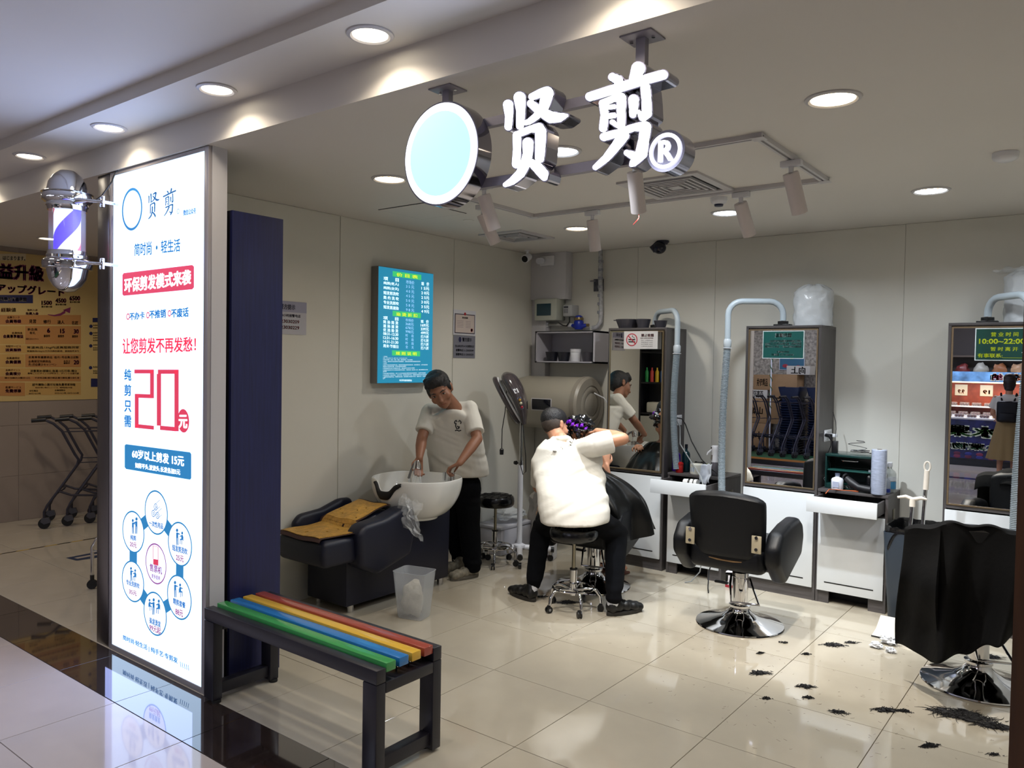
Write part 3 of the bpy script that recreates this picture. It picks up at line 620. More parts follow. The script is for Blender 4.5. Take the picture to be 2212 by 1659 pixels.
# ================================================================= WATER HEATER, SHELF, METER GEAR
t=thing('water_heater','large grey horizontal cylinder water heater on the back wall','water heater',(-3.975,5.80,1.30))
RY=Matrix.Rotation(PI/2,4,'Y'); M_h=mat('heater_grey','aaa496',.32,metal=.25); 
MB().lathe([(.0,-.42),(.10,-.42),(.19,-.40),(.222,-.36),(.235,-.30),(.235,.30)],40,M=RY).obj('tank',M_h,t)
MB().lathe([(.237,.30),(.243,.305),(.243,.345),(.225,.365),(.165,.375),(.155,.368),(.145,.376),(.11,.38),(.10,.374),(.09,.382),(0,.386)],40,M=RY).obj('end_cap',mat('heater_cap','938c80',.35,metal=.2),t)
def onc(b,x0,x1,z0,z1,r=.2365,e=.002):
    vs=[];n=8
    for k in range(n+1):
        z=z0+(z1-z0)*k/n; y=-math.sqrt(r*r-z*z)-e
        vs+=[(x0,y,z),(x1,y,z)]
    b.add(vs,[(2*k,2*k+1,2*k+3,2*k+2) for k in range(n)])
b=MB(); onc(b,-.10,.12,-.065,.045); b.obj('panel_rim',M_alu,t,flat=True); b=MB(); onc(b,-.09,.11,-.055,.037,e=.004); b.obj('control_window',mat('dark_window','0c0d18',.1),t,flat=True)
b=MB(); b.quadtext('USATON',(-.36,-.2408,.02),(-.29,-.2408,.02),(-.29,-.2412,.008),(-.36,-.2412,.008),.02); b.obj('brand_lettering',INKB,t,flat=True)
for x in (-.28,.2): B(x,.2,-.05,x+.05,.249,.1).obj('wall_bracket',M_fr,t)
t=tag(MB().tube([(-3.575,5.80,1.40),(-3.50,5.84,1.36),(-3.46,5.86,1.30),(-3.45,5.9,1.24),(-3.50,5.9,1.10),(-3.58,5.95,1.0)],.006,8).obj('heater_cable',M_wplas),'white cable looping from the right end of the water heater','cable')
t=thing('wall_shelf','open white wall shelf with dark edges above the water heater','shelf',(-3.90,5.80,1.655))
MS=mat('shelf_white','b2b0b8',.45)
for x in (-.31,.307): B(x,0,0,x+.018,.25,.285).obj('side_panel',MS,t)
for z in (0,.27): B(-.31,0,z,.325,.25,z+.016).obj('board',MS,t)
B(-.29,.235,.016,.307,.249,.27).obj('back_panel',MS,t)
b=MB()
for q in ((-.312,0,.327,.005),(-.312,.281,.327,.287),(-.312,.005,-.306,.281),(.30,.005,.306,.281)): b.box(q[0],-.004,q[1],q[2],-.0005,q[3])
b.obj('edge_strip',M_black,t,smooth=False)
def bowl(x,y,z,r,h,label,m,grp='salon mixing bowls',lip=False):
    t=thing('mixing_bowl',label,'bowl',(x,y,z),0,grp)
    MB().lathe([(0,0),(r*.72,0),(r,h),(r*.95,h),(r*.68,.006),(0,.006)],24).obj('bowl_body',m,t)
    if lip: B(-r-.03,-.012,h-.008,-r+.006,.012,h,b=.002).obj('grip',m,t)
MBK=mat('dark_bowl','1b1c26',.3); MBG=mat('grey_bowl','3b3a42',.3)
bowl(-4.08,5.88,1.6715,.062,.085,'dark blue-black bowl at the left end of the white shelf',MBK)
bowl(-3.95,5.88,1.6715,.062,.083,'dark bowl second from left on the white shelf, beside the white jar',MBK)
bowl(-3.695,5.88,1.6715,.064,.082,'dark grey bowl right of the white jar on the shelf',MBG)
t=thing('cream_jar','white plastic jar with lid standing between bowls on the wall shelf','jar',(-3.825,5.88,1.6715))
MB().lathe([(.045,0),(.048,.004),(.048,.08),(.044,.083)],24).obj('jar_body',M_wplas,t); MB().lathe([(.05,.083),(.05,.108),(.045,.111),(0,.111)],24).obj('lid',mat('jar_lid','cfcfd4',.3),t)
tag(MB().lathe([(.028,0),(.03,.07),(.027,.07),(.025,.004),(0,.004)],20,c=(-3.625,5.93,1.6715)).obj('plastic_cup',M_wfilm),'small translucent cup at right end of the wall shelf','cup')
t=thing('distribution_box','pale wall box with dark teal window above the pipes in the rear corner','electric box',(-4.17,5.90,2.045))
B(-.135,0,0,.115,.148,.20,b=.012).obj('housing',mat('box_cream','b9bdb2',.4),t); B(-.105,-.003,.045,.055,.0,.155,b=.001).obj('window',mat('teal_window','2a4550',.12),t)
t=thing('control_unit','small grey controller with keypad right of the pale wall box','controller',(-3.955,5.93,2.08))
B(-.05,0,0,.05,.115,.105,b=.008).obj('housing',mat('unit_grey','a7a9ab',.4),t); B(-.037,-.002,.075,.008,0,.092).obj('display',mat('unit_display','3a3d46',.2),t)
for i in range(3):
    for j in range(3): B(-.037+i*.016,-.002,.03+j*.013,-.027+i*.016,0,.038+j*.013).obj('key',mat('unit_key','5a5c63',.5),t)
M_pipe=mat('pvc_pipe','a8a7a2',.4)
t=thing('water_pipe','white wrapped vertical pipe with elbow running from ceiling beside the shelf','pipe',(0,0,0))
MB().tube([(-3.66,6.0,2.669),(-3.655,6.0,2.40),(-3.64,6.0,2.12),(-3.645,6.0,2.03),(-3.68,6.0,1.985),(-3.73,6.0,1.975)],[.018,.02,.019,.019,.02,.02],10).obj('riser',mat('wrapped_pipe','a9aaae',.5,var=.3,vscale=40),t)
for k in range(7): MB().tube([(-3.655,6.0,2.1+k*.075),(-3.655,6.0,2.125+k*.075)],.0225,10).obj('tape_band',mat('pipe_tape','8b8d96',.5,var=.3,vscale=60),t)
MB().tube([(-4.215,6.0,2.01),(-4.0,6.0,2.005),(-3.93,6.0,2.0)],.015,10).obj('cross_pipe',M_pipe,t)
MB().tube([(-4.225,6.0,1.99),(-4.225,6.0,2.03)],.022,10).obj('elbow',M_wplas,t); MB().tube([(-3.985,6.0,2.003),(-3.94,6.0,2.0)],.02,10).obj('coupling',M_wplas,t)
t=thing('water_meter','bright blue water meter on the pipe above the wall shelf','water meter',(-3.865,5.985,2.0))
MBL=mat('meter_blue','1a2f9c',.3)
MB().lathe([(.0,-.04),(.035,-.038),(.045,-.015),(.045,.03),(.035,.045)],20).obj('meter_body',MBL,t); MB().lathe([(.042,.045),(.045,.055),(.04,.07),(0,.07)],20).obj('brass_ring',mat('brass','8d7b55',.3,metal=.7),t); MB().sph((0,0,.072),(.036,.036,.02)).obj('lid',MBL,t)
for sx in (-1,1): MB().tube([(sx*.035,0,-.01),(sx*.075,.01,0)],[.022,.016],12).obj('nozzle',MBL,t); MB().tube([(sx*.075,.01,0),(sx*.1,.012,0)],.014,10).obj('union_nut',mat('brass','8d7b55',.3,metal=.7),t)
t=thing('wall_picture','small dark monochrome picture behind the wrapped pipe','picture',(-3.70,6.05,2.36)); B(-.05,-.008,-.055,.05,-.001,.055).obj('picture',mat('mono_print','4b4c55',.5,var=.5,vscale=25),t); B(-.085,-.02,.035,-.03,-.003,.042).obj('hook_rod',M_fr,t)
tag(MB().tube([(-4.06,5.93,2.03),(-4.02,5.96,2.0),(-3.98,5.96,1.995),(-3.95,5.96,2.03),(-3.95,5.96,2.075)],.006,6).obj('black_cable',M_black),'short black cable loop under the pale wall box','cable')
# ================================================================= CABINETS WITH MIRRORS
def mirror_cab(x0,x1,label,mrot=0,gap=0):
    w=x1-x0; t=thing('mirror_cabinet',label,'mirror cabinet',(x0,5.69,0),0,'tall grey wood mirror cabinets')
    D=.359
    B(0,0,0,.018,D,1.935).obj('side_panel',M_wood,t); B(w-.018,0,0,w,D,1.935).obj('side_panel',M_wood,t)
    B(0,0,1.935,w,D,1.953,b=.001).obj('top_panel',M_woodh,t); B(.018,D-.01,.1,w-.018,D,1.935).obj('back_panel',M_wood,t)
    B(.018,.0,.765,w-.018,D-.01,.783).obj('rail',M_woodh,t); B(.018,.004,0,w-.018,.02,.09).obj('plinth',M_woodh,t)
    B(.018,.02,.783,w-.018,.034,1.935).obj('mirror_backing',M_wood,t)
    fy=-.016 if mrot else -.004
    f=MB()
    for q in ((.02,.786,w-.02,.796),(.02,1.918,w-.02,1.928),(.02,.796,.03,1.918),(w-.03,.796,w-.02,1.918)): f.box(q[0],fy,q[1],q[2],.0195,q[3])
    f.obj('champagne_frame',M_gold,t,smooth=False)
    m=B(-(w/2-.03),-.0008,.796,w/2-.03,.0004,1.918).obj('mirror',M_mirror,t,smooth=False); m.location=(w/2,.002,0); m.rotation_euler=(0,0,mrot)
    B(.014,-.02,.095,w-.016,-.002,.757,b=.0015).obj('door',M_white,t)
    B(w*.30,-.0215,.148,w*.86,-.0202,.156).obj('finger_slot',M_black,t)
    return t
def socket(par,x,y,z,label=None):
    s=B(x,y,z,x+.008,y+.175,z+.085,b=.003).obj('socket_plate',M_wplas,par)
    B(x+.008,y+.012,z+.012,x+.012,y+.045,z+.073,b=.001).obj('rocker_switch',M_wplas,s)
    for k in (0,1): B(x+.008,y+.065+k*.055,z+.015,x+.0095,y+.10+k*.055,z+.07).obj('outlet',mat('outlet_grey','bfc0c6',.4),s)
c1=mirror_cab(-3.376,-2.842,'tall mirror cabinet at left with no-smoking notice, beside the water heater',mrot=math.radians(3.0))
c2=mirror_cab(-2.193,-1.650,'middle tall mirror cabinet with dark green notice, behind the empty black chair')
c3=mirror_cab(-.862,-.32,'right-hand tall mirror cabinet with opening-hours notice at the picture edge')
for c,z in ((c1,1.16),(c2,1.12)): socket(c,.534 if c is c1 else .543,.12,z)
def side_unit(x0,x1,zt,label,pull,b0,depth=.36):
    w=x1-x0; t=thing('drawer_unit',label,'drawer unit',(x0,5.69,0),0,'low grey wood drawer units'); D=.359
    B(0,0,0,.018,D,zt-.02).obj('side_panel',M_wood,t); B(w-.018,0,0,w,D,zt-.02).obj('side_panel',M_wood,t)
    B(0,-.004,zt-.02,w,D,zt,b=.001).obj('top_panel',M_woodh,t); B(.018,D-.012,.06,w-.018,D,zt-.02).obj('back_panel',M_wood,t)
    B(.018,.004,zt-.16,w-.018,D-.012,zt-.145).obj('divider',M_woodh,t)
    B(.014,-.02,.09,w-.014,-.002,zt-.155,b=.0015).obj('door',M_white,t); B(w*.14,-.0215,.148,w*.84,-.0202,.156).obj('finger_slot',M_black,t)
    p=MB(); p.box(.018,.004,0,.09,.02,.09); p.box(w-.11,.004,0,w-.018,.02,.09); p.obj('plinth',M_woodh,t,smooth=False); B(.09,.12,.01,w-.11,.13,.09).obj('plinth_recess',M_dark,t)
    dr=B(.0,-pull-.018,zt-.125,w-.012,-pull,zt-.02,b=.0015).obj('drawer',M_white,t)
    for x in (.022,w-.034): B(x,-pull,zt-.12,x+.012,D-.03-pull,zt-.035).obj('drawer_side',M_wood,dr)
    B(.034,-pull,zt-.12,w-.034,D-.03-pull,zt-.112).obj('drawer_bottom',M_dark,dr)
    B(w+.0005,.14,zt-.22,w+.006,.19,zt-.11,b=.001).obj('side_socket',mat('brass_plate','6f6a5a',.3,metal=.6),t)
    return t
side_unit(-2.805,-2.345,.80,'drawer unit with open drawer between the first and middle mirror cabinets',.28,0)
side_unit(-1.645,-1.186,.80,'drawer unit with open drawer and green box on top, right of middle cabinet',.24,0)
side_unit(-.315,.14,.80,'drawer unit right of the last mirror cabinet outside the picture',.0,0)
# notices on the mirrors (taped sheets standing just off the glass)
def YQ(x,y): return aY(x,y,5.68)
a=YQ(1350,716); c=YQ(1422,754)
t=notice('no_smoking_notice','white no-smoking notice with red crossed circle taped on left mirror','notice',a.x,c.z,c.x,a.z,plane='Y',X=5.684,m='c8c6c6',th=.002)
t.location.y=5.668; W=c.x-a.x; H=a.z-c.z; b=MB(); n=32; cx,cz,ro=-W*.26,H*.52,H*.36
b.add([(cx+r*math.cos(2*PI*k/n),-.003,cz+r*math.sin(2*PI*k/n)) for r in (ro,ro*.85) for k in range(n)],[(k,(k+1)%n,n+(k+1)%n,n+k) for k in range(n)])
k_=ro*.9; b.add([(cx-k_*.75,-.0032,cz+k_*.62),(cx-k_*.62,-.0032,cz+k_*.75),(cx+k_*.75,-.0032,cz-k_*.62),(cx+k_*.62,-.0032,cz-k_*.75)],[(0,1,2,3)]); b.obj('prohibition_ring',mat('ring_red','b0283a',.5),t,flat=True)
b=MB(); b.box(cx-ro*.6,-.003,cz-.004,cx+ro*.6,-.0026,cz+.006); b.box(cx-ro*.6,-.003,cz-.022,cx+ro*.6,-.0026,cz-.012); b.tube([(cx+ro*.5,-.003,cz+.01),(cx+ro*.35,-.003,cz+ro*.4),(cx+ro*.05,-.003,cz+ro*.5),(cx+ro*.15,-.003,cz+ro*.7)],.002,4); b.obj('cigarette_icon',INKB,t,smooth=False)
TX(t,'禁止吸烟',mat('ring_red','b0283a',.5),W*.02,W*.38,H*.68,H*.85,.04,plane='Y',d=.0032); TX(t,'NO SMOKING',mat('ring_red','b0283a',.5),W*.0,W*.37,H*.575,H*.64,.02,plane='Y',d=.0032)
for k,s in enumerate(('地址：上海市宝山区','举报电话 12345','处罚规定 50元','上海市爱卫会监制')): TX(t,s,INKB,W*.02,W*.36,H*(.46-k*.11),H*(.51-k*.11),0,plane='Y',d=.0032)
a=YQ(1648,715); c=YQ(1736,775)
t=notice('reminder_notice','dark green notice with white lettering and white border on middle mirror','notice',a.x,c.z,c.x,a.z,plane='Y',X=5.684,m='d5dfe0',th=.002); W=c.x-a.x; H=a.z-c.z
B(-W/2+.005,-.0026,.005,W/2-.005,-.0021,H-.005).obj('green_field',mat('notice_green','14544f',.35),t)
for s,u0,u1,v0,v1,bo in (('温馨提醒',-.2,.2,.77,.91,.04),('如对您的发型或发型师服务不满意，',-.32,.44,.59,.67,.03),('及发现工作人员私收营业款，保留关键证',-.44,.44,.49,.57,.03),('据拨打以下电话，一经查证核实给重酬谢',-.44,.44,.39,.47,.03),('监督投诉电话',-.15,.15,.21,.28,.03),('田经理  17717841707',-.27,.27,.10,.18,.03)): TX(t,s,INKW,W*u0,W*u1,H*v0,H*v1,bo,plane='Y',d=.0032)
a=YQ(2107,709); c=YQ(2222,780)
t=notice('opening_hours_notice','green notice with yellow opening hours on the right-hand mirror','notice',a.x,c.z,c.x,a.z,plane='Y',X=5.684,m='d5dfe0',th=.002); W=c.x-a.x; H=a.z-c.z
B(-W/2+.006,-.0026,.006,W/2-.006,-.0021,H-.006).obj('green_field',mat('notice_green2','17453c',.35),t); YE=mat('ink_yellow','d8e04a',.5,emit=.15)
for s,u0,u1,v0,v1,bo in (('营 业 时 间',-.2,.3,.74,.87,.03),('10:00~22:00',-.42,.42,.52,.67,.04),('暂 时 离 开',-.2,.3,.30,.42,.03),('有事联系:_______',-.44,.42,.09,.22,.03)): TX(t,s,YE,W*u0,W*u1,H*v0,H*v1,bo,plane='Y',d=.0032)
# ================================================================= HOSE ARMS
M_arm=mat('pale_arm','b9c6cf',.35)
def arm(base,tip,top,label,side=0,zb=.3,n=150,plate=True):
    """base on the cabinet top, pipe bends to tip, corrugated hose hangs down"""
    t=thing('steam_hose_arm',label,'hose arm',base)
    bx,by,bz=base; d=Vector((tip[0]-bx,tip[1]-by,0)); Z=top-bz
    B(-.06,-.035,.0005,.06,.035,.014,b=.003).obj('base_plate',M_black,t)
    MB().lathe([(.038,.014),(.038,.036),(.0,.036)],20).obj('base_block',M_black,t); MB().lathe([(.021,.036),(.021,.05),(0,.05)],20).obj('chrome_collar',M_chrome,t)
    P=[V(0,0,.04),V(0,0,Z-.1)]
    for k in range(1,6): a=PI/2*k/5; P.append(V(0,0,Z-.1)+d.normalized()*(.1*(1-math.cos(a)))+V(0,0,.1*math.sin(a)))
    L=d.length
    for k in range(0,6): a=PI/2*k/5; P.append(V(0,0,Z-.1)+d.normalized()*(L-.1+.1*math.sin(a))+V(0,0,.1*math.cos(a)))
    P.append(V(d.x,d.y,Z-.28))
    MB().tube(P,.022,14).obj('arm_pipe',M_arm,t)
    e=V(d.x,d.y,Z-.28)
    MB().lathe([(.022,0),(.029,-.01),(.029,-.05),(.025,-.06)],18,c=e).obj('connector',mat('connector_white','c3ccd3',.3),t)
    MB().lathe([(.034,-.066),(.034,-.071),(.024,-.072)],18,c=e).obj('clip_ring',M_wplas,t)
    pts=[];rs=[]; H=e.z-.06+bz-zb
    for k in range(n*2):
        f=k/(n*2-1); pts.append(V(e.x-.02*math.sin(f*PI)+side*f*f,e.y-.02*f,e.z-.06-H*f)); rs.append(.028 if k%2 else .0235)
    b=MB(); b.tube(pts,rs,12); b.obj('corrugated_hose',mat('hose_grey','8e9aa2',.4),t,smooth=False)
    return t
p=aY(1382,688,5.86)
arm((-3.10,5.98,1.9535),(-2.775,5.74),2.095,'pale bent hose arm on left mirror cabinet, hose hanging behind the socket',.03,.83,110)
arm((-1.955,5.79,1.9535),(-2.30,5.60),2.135,'pale bent hose arm on middle mirror cabinet with ribbed hose hanging left',-.0,.52,120)
arm((-.66,5.80,1.9535),(-.415,5.52),2.11,'cream bent hose arm on the right-hand mirror cabinet',-.04,.60,110)
# bowls and wrapped towels on the cabinets
bowl(-3.255,5.80,1.9535,.105,.075,'wide dark bowl at left on top of the first mirror cabinet',MBG,'bowls on the first mirror cabinet',True)
bowl(-3.085,5.75,1.9535,.062,.072,'middle dark bowl on top of the first mirror cabinet',MBG,'bowls on the first mirror cabinet')
bowl(-2.955,5.80,1.9535,.056,.06,'small dark bowl at right on top of the first mirror cabinet',MBG,'bowls on the first mirror cabinet')
def wrapped(x,y,r,h,label,sx=1):
    t=thing('wrapped_towel_roll',label,'towel roll',(x,y,1.9535))
    MB().lathe([(r,.001),(r*1.01,h*.5),(r,h),(r*.9,h+.005),(0,h+.008)],28,sx=sx,sy=.85).obj('towel_roll',mat('towel_white','d8dadd',.6,bump=.1,bscale=30),t)
    def fn(u,v):
        a=2*PI*u; z=-.0+ (h+.02)*min(1,v*1.25); rr=r*1.09+.012*noise.noise(V(3*math.cos(a),3*math.sin(a),v*6+x))
        if v>.8: rr*=1-(v-.8)/.2*.75; z+=.045*math.sin((v-.8)/.2*PI/2)+.02*noise.noise(V(math.cos(a)*3,math.sin(a)*3,9+x))
        return (rr*sx*math.cos(a),rr*.85*math.sin(a),max(.0015,z))
    MB().grid(fn,60,24,cu=True).obj('plastic_wrap',M_wfilm,t)
wrapped(-1.765,5.87,.125,.235,'big white towel roll in crinkled plastic on the middle mirror cabinet')
wrapped(-.43,5.88,.14,.28,'white roll in clear plastic on the right-hand mirror cabinet')
t=tag(MB().grid(lambda u,v:((-.64+.3*u)+.01*noise.noise(V(u*5,v*5,3)),5.98-.2*v+.01*noise.noise(V(u*4,v*4,8)),2.285+.03*noise.noise(V(u*6,v*6,1))+.04*v*(1-v)),24,14).obj('plastic_bag',M_film),'loose end of clear plastic bag above the roll at right edge','plastic bag')
# ================================================================= BENCH
t=thing('bench','black steel bench with green, blue, yellow and red slats in front of the lightbox pillar','bench',(-2.835,2.25,0))
MK=mat('bench_steel','22212a',.35)
hl,hd=.605,.185
for sx in (-1,1):
    for sy in (-1,1):
        x=sx*(hl-.04); y=sy*(hd-.025); B(x-.04,y-.025,.012,x+.04,y+.025,.39,b=.004).obj('leg',MK,t)
        MB().lathe([(.022,.0005),(.022,.012),(0,.012)],14,c=(x+.03*sx*-1,y,0)).obj('foot_pad',M_rub,t)
    x=sx*(hl-.04)
    B(x-.025,-hd+.051,.03,x+.025,hd-.051,.085,b=.003).obj('floor_rail',MK,t); B(x-.04,-hd+.051,.345,x+.04,hd-.051,.39,b=.003).obj('cross_rail',MK,t)
for sy in (-1,1): B(-hl,sy*(hd-.025)-.025,.391,hl,sy*(hd-.025)+.025,.448,b=.004).obj('long_rail',MK,t)
for k,(c,nm) in enumerate((('3f9a52','green slat'),('2a78bd','blue slat'),('e0b23a','yellow slat'),('a04638','red slat'))):
    y=-hd+.082+k*.071; o=B(-hl+.02,y-.026,.425,hl-.005,y+.026,.462,b=.003).obj('slat',mat('slat_'+c,c,.2,coat=.4,bump=.02,bscale=30),t); o['label']=nm
    for x in (-hl+.06,hl-.05): MB().cyl((x,y,.425),(x,y,.325),.004,n=8).obj('bolt',M_black,t)
# ================================================================= SHAMPOO UNIT
t=thing('shampoo_chair','dark navy shampoo chair with white basin along the left wall','salon chair',(-4.09,3.70,0))
# local: x across (-.21..+.21), y along; world = +(-4.09,3.70)
pr_=[(-.37,.06),(.60,.0601),(.62,.60),(.30,.615),(.03,.60),(-.05,.40),(-.37,.38)]
MB().prism([(y,z) for y,z in [(-.37,.05),(.61,.05),(.62,.60),(.05,.62),(-.03,.45),(-.37,.42)]],-.20,.20,'x',b=.012).obj('base',M_navyl,t)
MB().prism([(-.62,.36),(-.34,.36),(-.20,.42),(-.20,.53),(-.62,.53),(-.64,.45)],-.175,.29,'x',b=.035,seg=4).obj('seat_cushion',M_navyl,t)
MB().prism([(-.28,.45),(.02,.55),(.02,.625),(-.12,.615),(-.26,.575),(-.30,.50)],-.15,.19,'x',b=.03,seg=4).obj('back_cushion',M_navyl,t)
pa=[(-.37,.33),(-.22,.26),(.08,.34),(.13,.55),(.10,.66),(-.0,.665),(-.16,.615),(-.34,.60),(-.395,.55)]
MB().prism([(y,z) for y,z in pa],.20,.345,'x',b=.035,seg=4).obj('armrest',M_navyl,t)
MB().prism([(y-.08,z+.01) for y,z in pa],-.262,-.195,'x',b=.03,seg=4).obj('armrest',M_navyl,t)
for x,y in ((.16,.56),(-.16,.56),(.16,-.3),(-.16,-.3)): MB().cyl((x,y,.001),(x,y,.06),.022).obj('metal_foot',M_chrome,t)
# basin
bc=V(.165,.30,.82)
def rimf(a):
    # super-ellipse rim, broad toward the wall side, notch toward the seat (-y)
    c,s_=math.cos(a),math.sin(a); e=2/2.6
    return (.315*abs(c)**e*(1 if c>0 else -1), .27*abs(s_)**e*(1 if s_>0 else -1))
NR=72
def notch(a):
    d=((a-1.5*PI+PI)%(2*PI))-PI   # angle from -y
    d-= -.25
    return .085*math.exp(-(d/.22)**4)
def bas(u,v):
    a=2*PI*u; x,y=rimf(a); n_=notch(a)
    # v 0..1 : outer bottom -> rim -> inner bottom
    if v<.5:
        k=v/.5; f=.50+.5*math.sin(k*PI/2)**.8; z=-.265+.265*k**1.3; 
        top=-n_; z=-.265+(z+.265)*(1+top/.265)
    elif v<.58:
        k=(v-.5)/.08; f=1-.05*k; z=-n_+.008*math.sin(k*PI)
    else:
        k=(v-.58)/.42; f=.95*math.cos(k*PI/2)**.6; z=-n_*(1-k)-.17*math.sin(k*PI/2)**.8
    if v>=.999: f=0.02
    return (x*f,y*f,z)
def rot_(o,a,loc): o.rotation_euler=(0,0,a); o.location=loc; return o
bs=MB().grid(bas,NR,40,cu=True).obj('basin',M_porc,t); rot_(bs,math.radians(14),bc)
MB().lathe([(.15,-.02),(.16,.0),(.14,.02)],28,c=(.0,.0,-.262)).obj('basin_foot',M_porc,bs)
def nk(u,v):
    a=1.5*PI-.25+(u-.5)*.62; x,y=rimf(a); n_=notch(a); w_=2*PI*v
    return (x*(1.0+.05*math.cos(w_)),y*(1.0+.05*math.cos(w_)),-n_-.014+.03*math.sin(w_)*(1-.7*abs(2*u-1)**3))
MB().grid(nk,30,12).obj('neck_rest',M_rub,bs)
MB().lathe([(.018,-.168),(.018,-.16),(0,-.16)],16).obj('drain',M_chrome,bs)
f=MB(); f.tube([(.20,.10,-.12),(.20,.10,.0),(.2,.10,.045)],[.03,.022,.02],14); f.obj('faucet',M_chrome,bs)
for dx in (-.035,.035): MB().cyl((.2+dx,.10,-.02),(.2+dx,.10,.04),.012).obj('tap_knob',M_chrome,bs)
MB().cyl((-.14,.13,-.06),(-.14,.13,.0),.012).obj('hose_socket',M_chrome,bs)
# bamboo mat
t=thing('bamboo_mat','yellow bamboo tile mat with brown cloth edge lying on the shampoo chair','mat',(-4.09,3.70,0))
def matz(y):
    K=[(-.645,.515),(-.62,.538),(-.45,.542),(-.30,.545),(-.275,.59),(-.24,.60),(-.10,.64),(.03,.662)]
    for (a,za),(b_,zb_) in zip(K,K[1:]):
        if y<=b_: f=(y-a)/(b_-a); return za+(zb_-za)*max(0,f)
    return K[-1][1]
def mx(y): return (-.165,.275+.03*math.sin(y*14)) if y<-.28 else (-.14,.185)
def mp(u,y,e=0):
    a,b_=mx(y); return Vector((a+(b_-a)*u,y,matz(y)+.004*math.sin(u*9+y*20)+.004+e))
MB().grid(lambda u,v:mp(u,-.64+.67*v),16,46).obj('cloth_edge',mat('mat_brown','3b2320',.8),t)
b=MB(); ny=44; nx=24
for j in range(ny):
    y0=-.615+j*.0142; y1=y0+.0122
    for i in range(nx):
        u0=.05+i*.9/nx; u1=u0+.9/nx*.86
        if R_.random()<.012: continue
        P0=[mp(u0,y0,.001),mp(u1,y0,.001),mp(u1,y1,.001),mp(u0,y1,.001)]; b.add(P0+[p+V(0,0,.0045) for p in P0],[(4,5,6,7),(0,1,5,4),(1,2,6,5),(2,3,7,6),(3,0,4,7)])
o=b.obj('bamboo_tiles',mat('bamboo','c99a45',.35,var=.25,vscale=30),t,smooth=False); o['kind']='stuff'
# shower head and hose in the man's hand (local to world coordinates)
t=thing('shower_head','chrome shower head with grey hose held over the basin, spraying water','shower head',(-3.86,3.93,.925))
MB().tube([(0,0,.03),(.005,-.0,.0),(.01,-.01,-.03)],[.016,.026,.03],16).obj('spray_head',M_chrome,t)
MB().tube([(-.0,.0,.02),(-.04,.015,.0),(-.085,.03,-.05),(-.12,.04,-.11)],[.012,.011,.009,.009],8).obj('hose',mat('grey_hose','6f6e70',.3,metal=.5),t)
b=MB()
for k in range(16):
    a=2*PI*k/16; r=.022; b.tube([(.01+r*math.cos(a),-.01+r*math.sin(a),-.032),(.02+r*1.7*math.cos(a),-.02+r*1.7*math.sin(a),-.17)],.0012,4)
o=b.obj('water_jets',mat('water','e6eef2',.05,alpha=.35),t); o['kind']='stuff'
# plastic bag over basin rim
def bag(u,v):
    x=-3.80+.17*u+.05*v*u-.03*v; y=3.745-.02*v+.012*u; z=.765-.20*v-.06*u*v-.05*u
    q=V(u*3,v*3,.3); d=noise.noise_vector(q*1.6)*.028+noise.noise_vector(q*4)*.012
    return (x+d.x+.02,y-.03+d.y*1.3-.03*math.sin(v*PI),z+d.z)
t=tag(MB().grid(bag,40,40).obj('plastic_bag',M_film),'crumpled clear plastic bag hanging from the front of the white basin','plastic bag')
# ================================================================= FROSTED BIN
t=thing('waste_bin','frosted translucent plastic bin on the floor beside the shampoo chair','bin',(-3.545,3.60,0),.25)
def rr(w,d,r,n=5):
    pts=[]
    for cx,cy,a0 in ((w-r,d-r,0),(-w+r,d-r,PI/2),(-w+r,-d+r,PI),(w-r,-d+r,1.5*PI)):
        for k in range(n+1): a=a0+PI/2*k/n; pts.append((cx+r*math.cos(a),cy+r*math.sin(a)))
    return pts
def loftbin(b,levels):
    m=None; rings=[]
    for (w_,d_,r,z) in levels:
        pts=rr(w_,d_,r); m=len(pts); rings.append([(x,y,z) for x,y in pts])
    vs=[p for r in rings for p in r]; b.add(vs,[(i*m+k,i*m+(k+1)%m,(i+1)*m+(k+1)%m,(i+1)*m+k) for i in range(len(rings)-1) for k in range(m)]+[tuple(range(m-1,-1,-1))])
M_fros=mat('frosted_plastic','d3d8de',.35,alpha=.32)
b=MB(); loftbin(b,[(.085,.065,.02,.002),(.09,.07,.025,.01),(.118,.09,.03,.30),(.120,.092,.03,.303),(.115,.088,.03,.303),(.088,.067,.02,.012)]); b.obj('bin_wall',M_fros,t)
def lump(c,r,seed,amp=.25,n=26,m=18,f=3):
    b=MB(); b.sph((0,0,0),1,n,m); out=[]
    for v in b.v:
        p=Vector(v); k=1+amp*noise.noise(p*f*.5+V(seed,0,0))+amp*.5*noise.noise(p*f+V(0,seed,0)); out.append((c[0]+p.x*r[0]*k,c[1]+p.y*r[1]*k,c[2]+p.z*r[2]*k))
    b.v=out; return b
lump((-.01,0,.12),(.072,.055,.11),3.3,.35).obj('cotton_wad',mat('cotton','e0d9c8',.9,bump=.4),t)
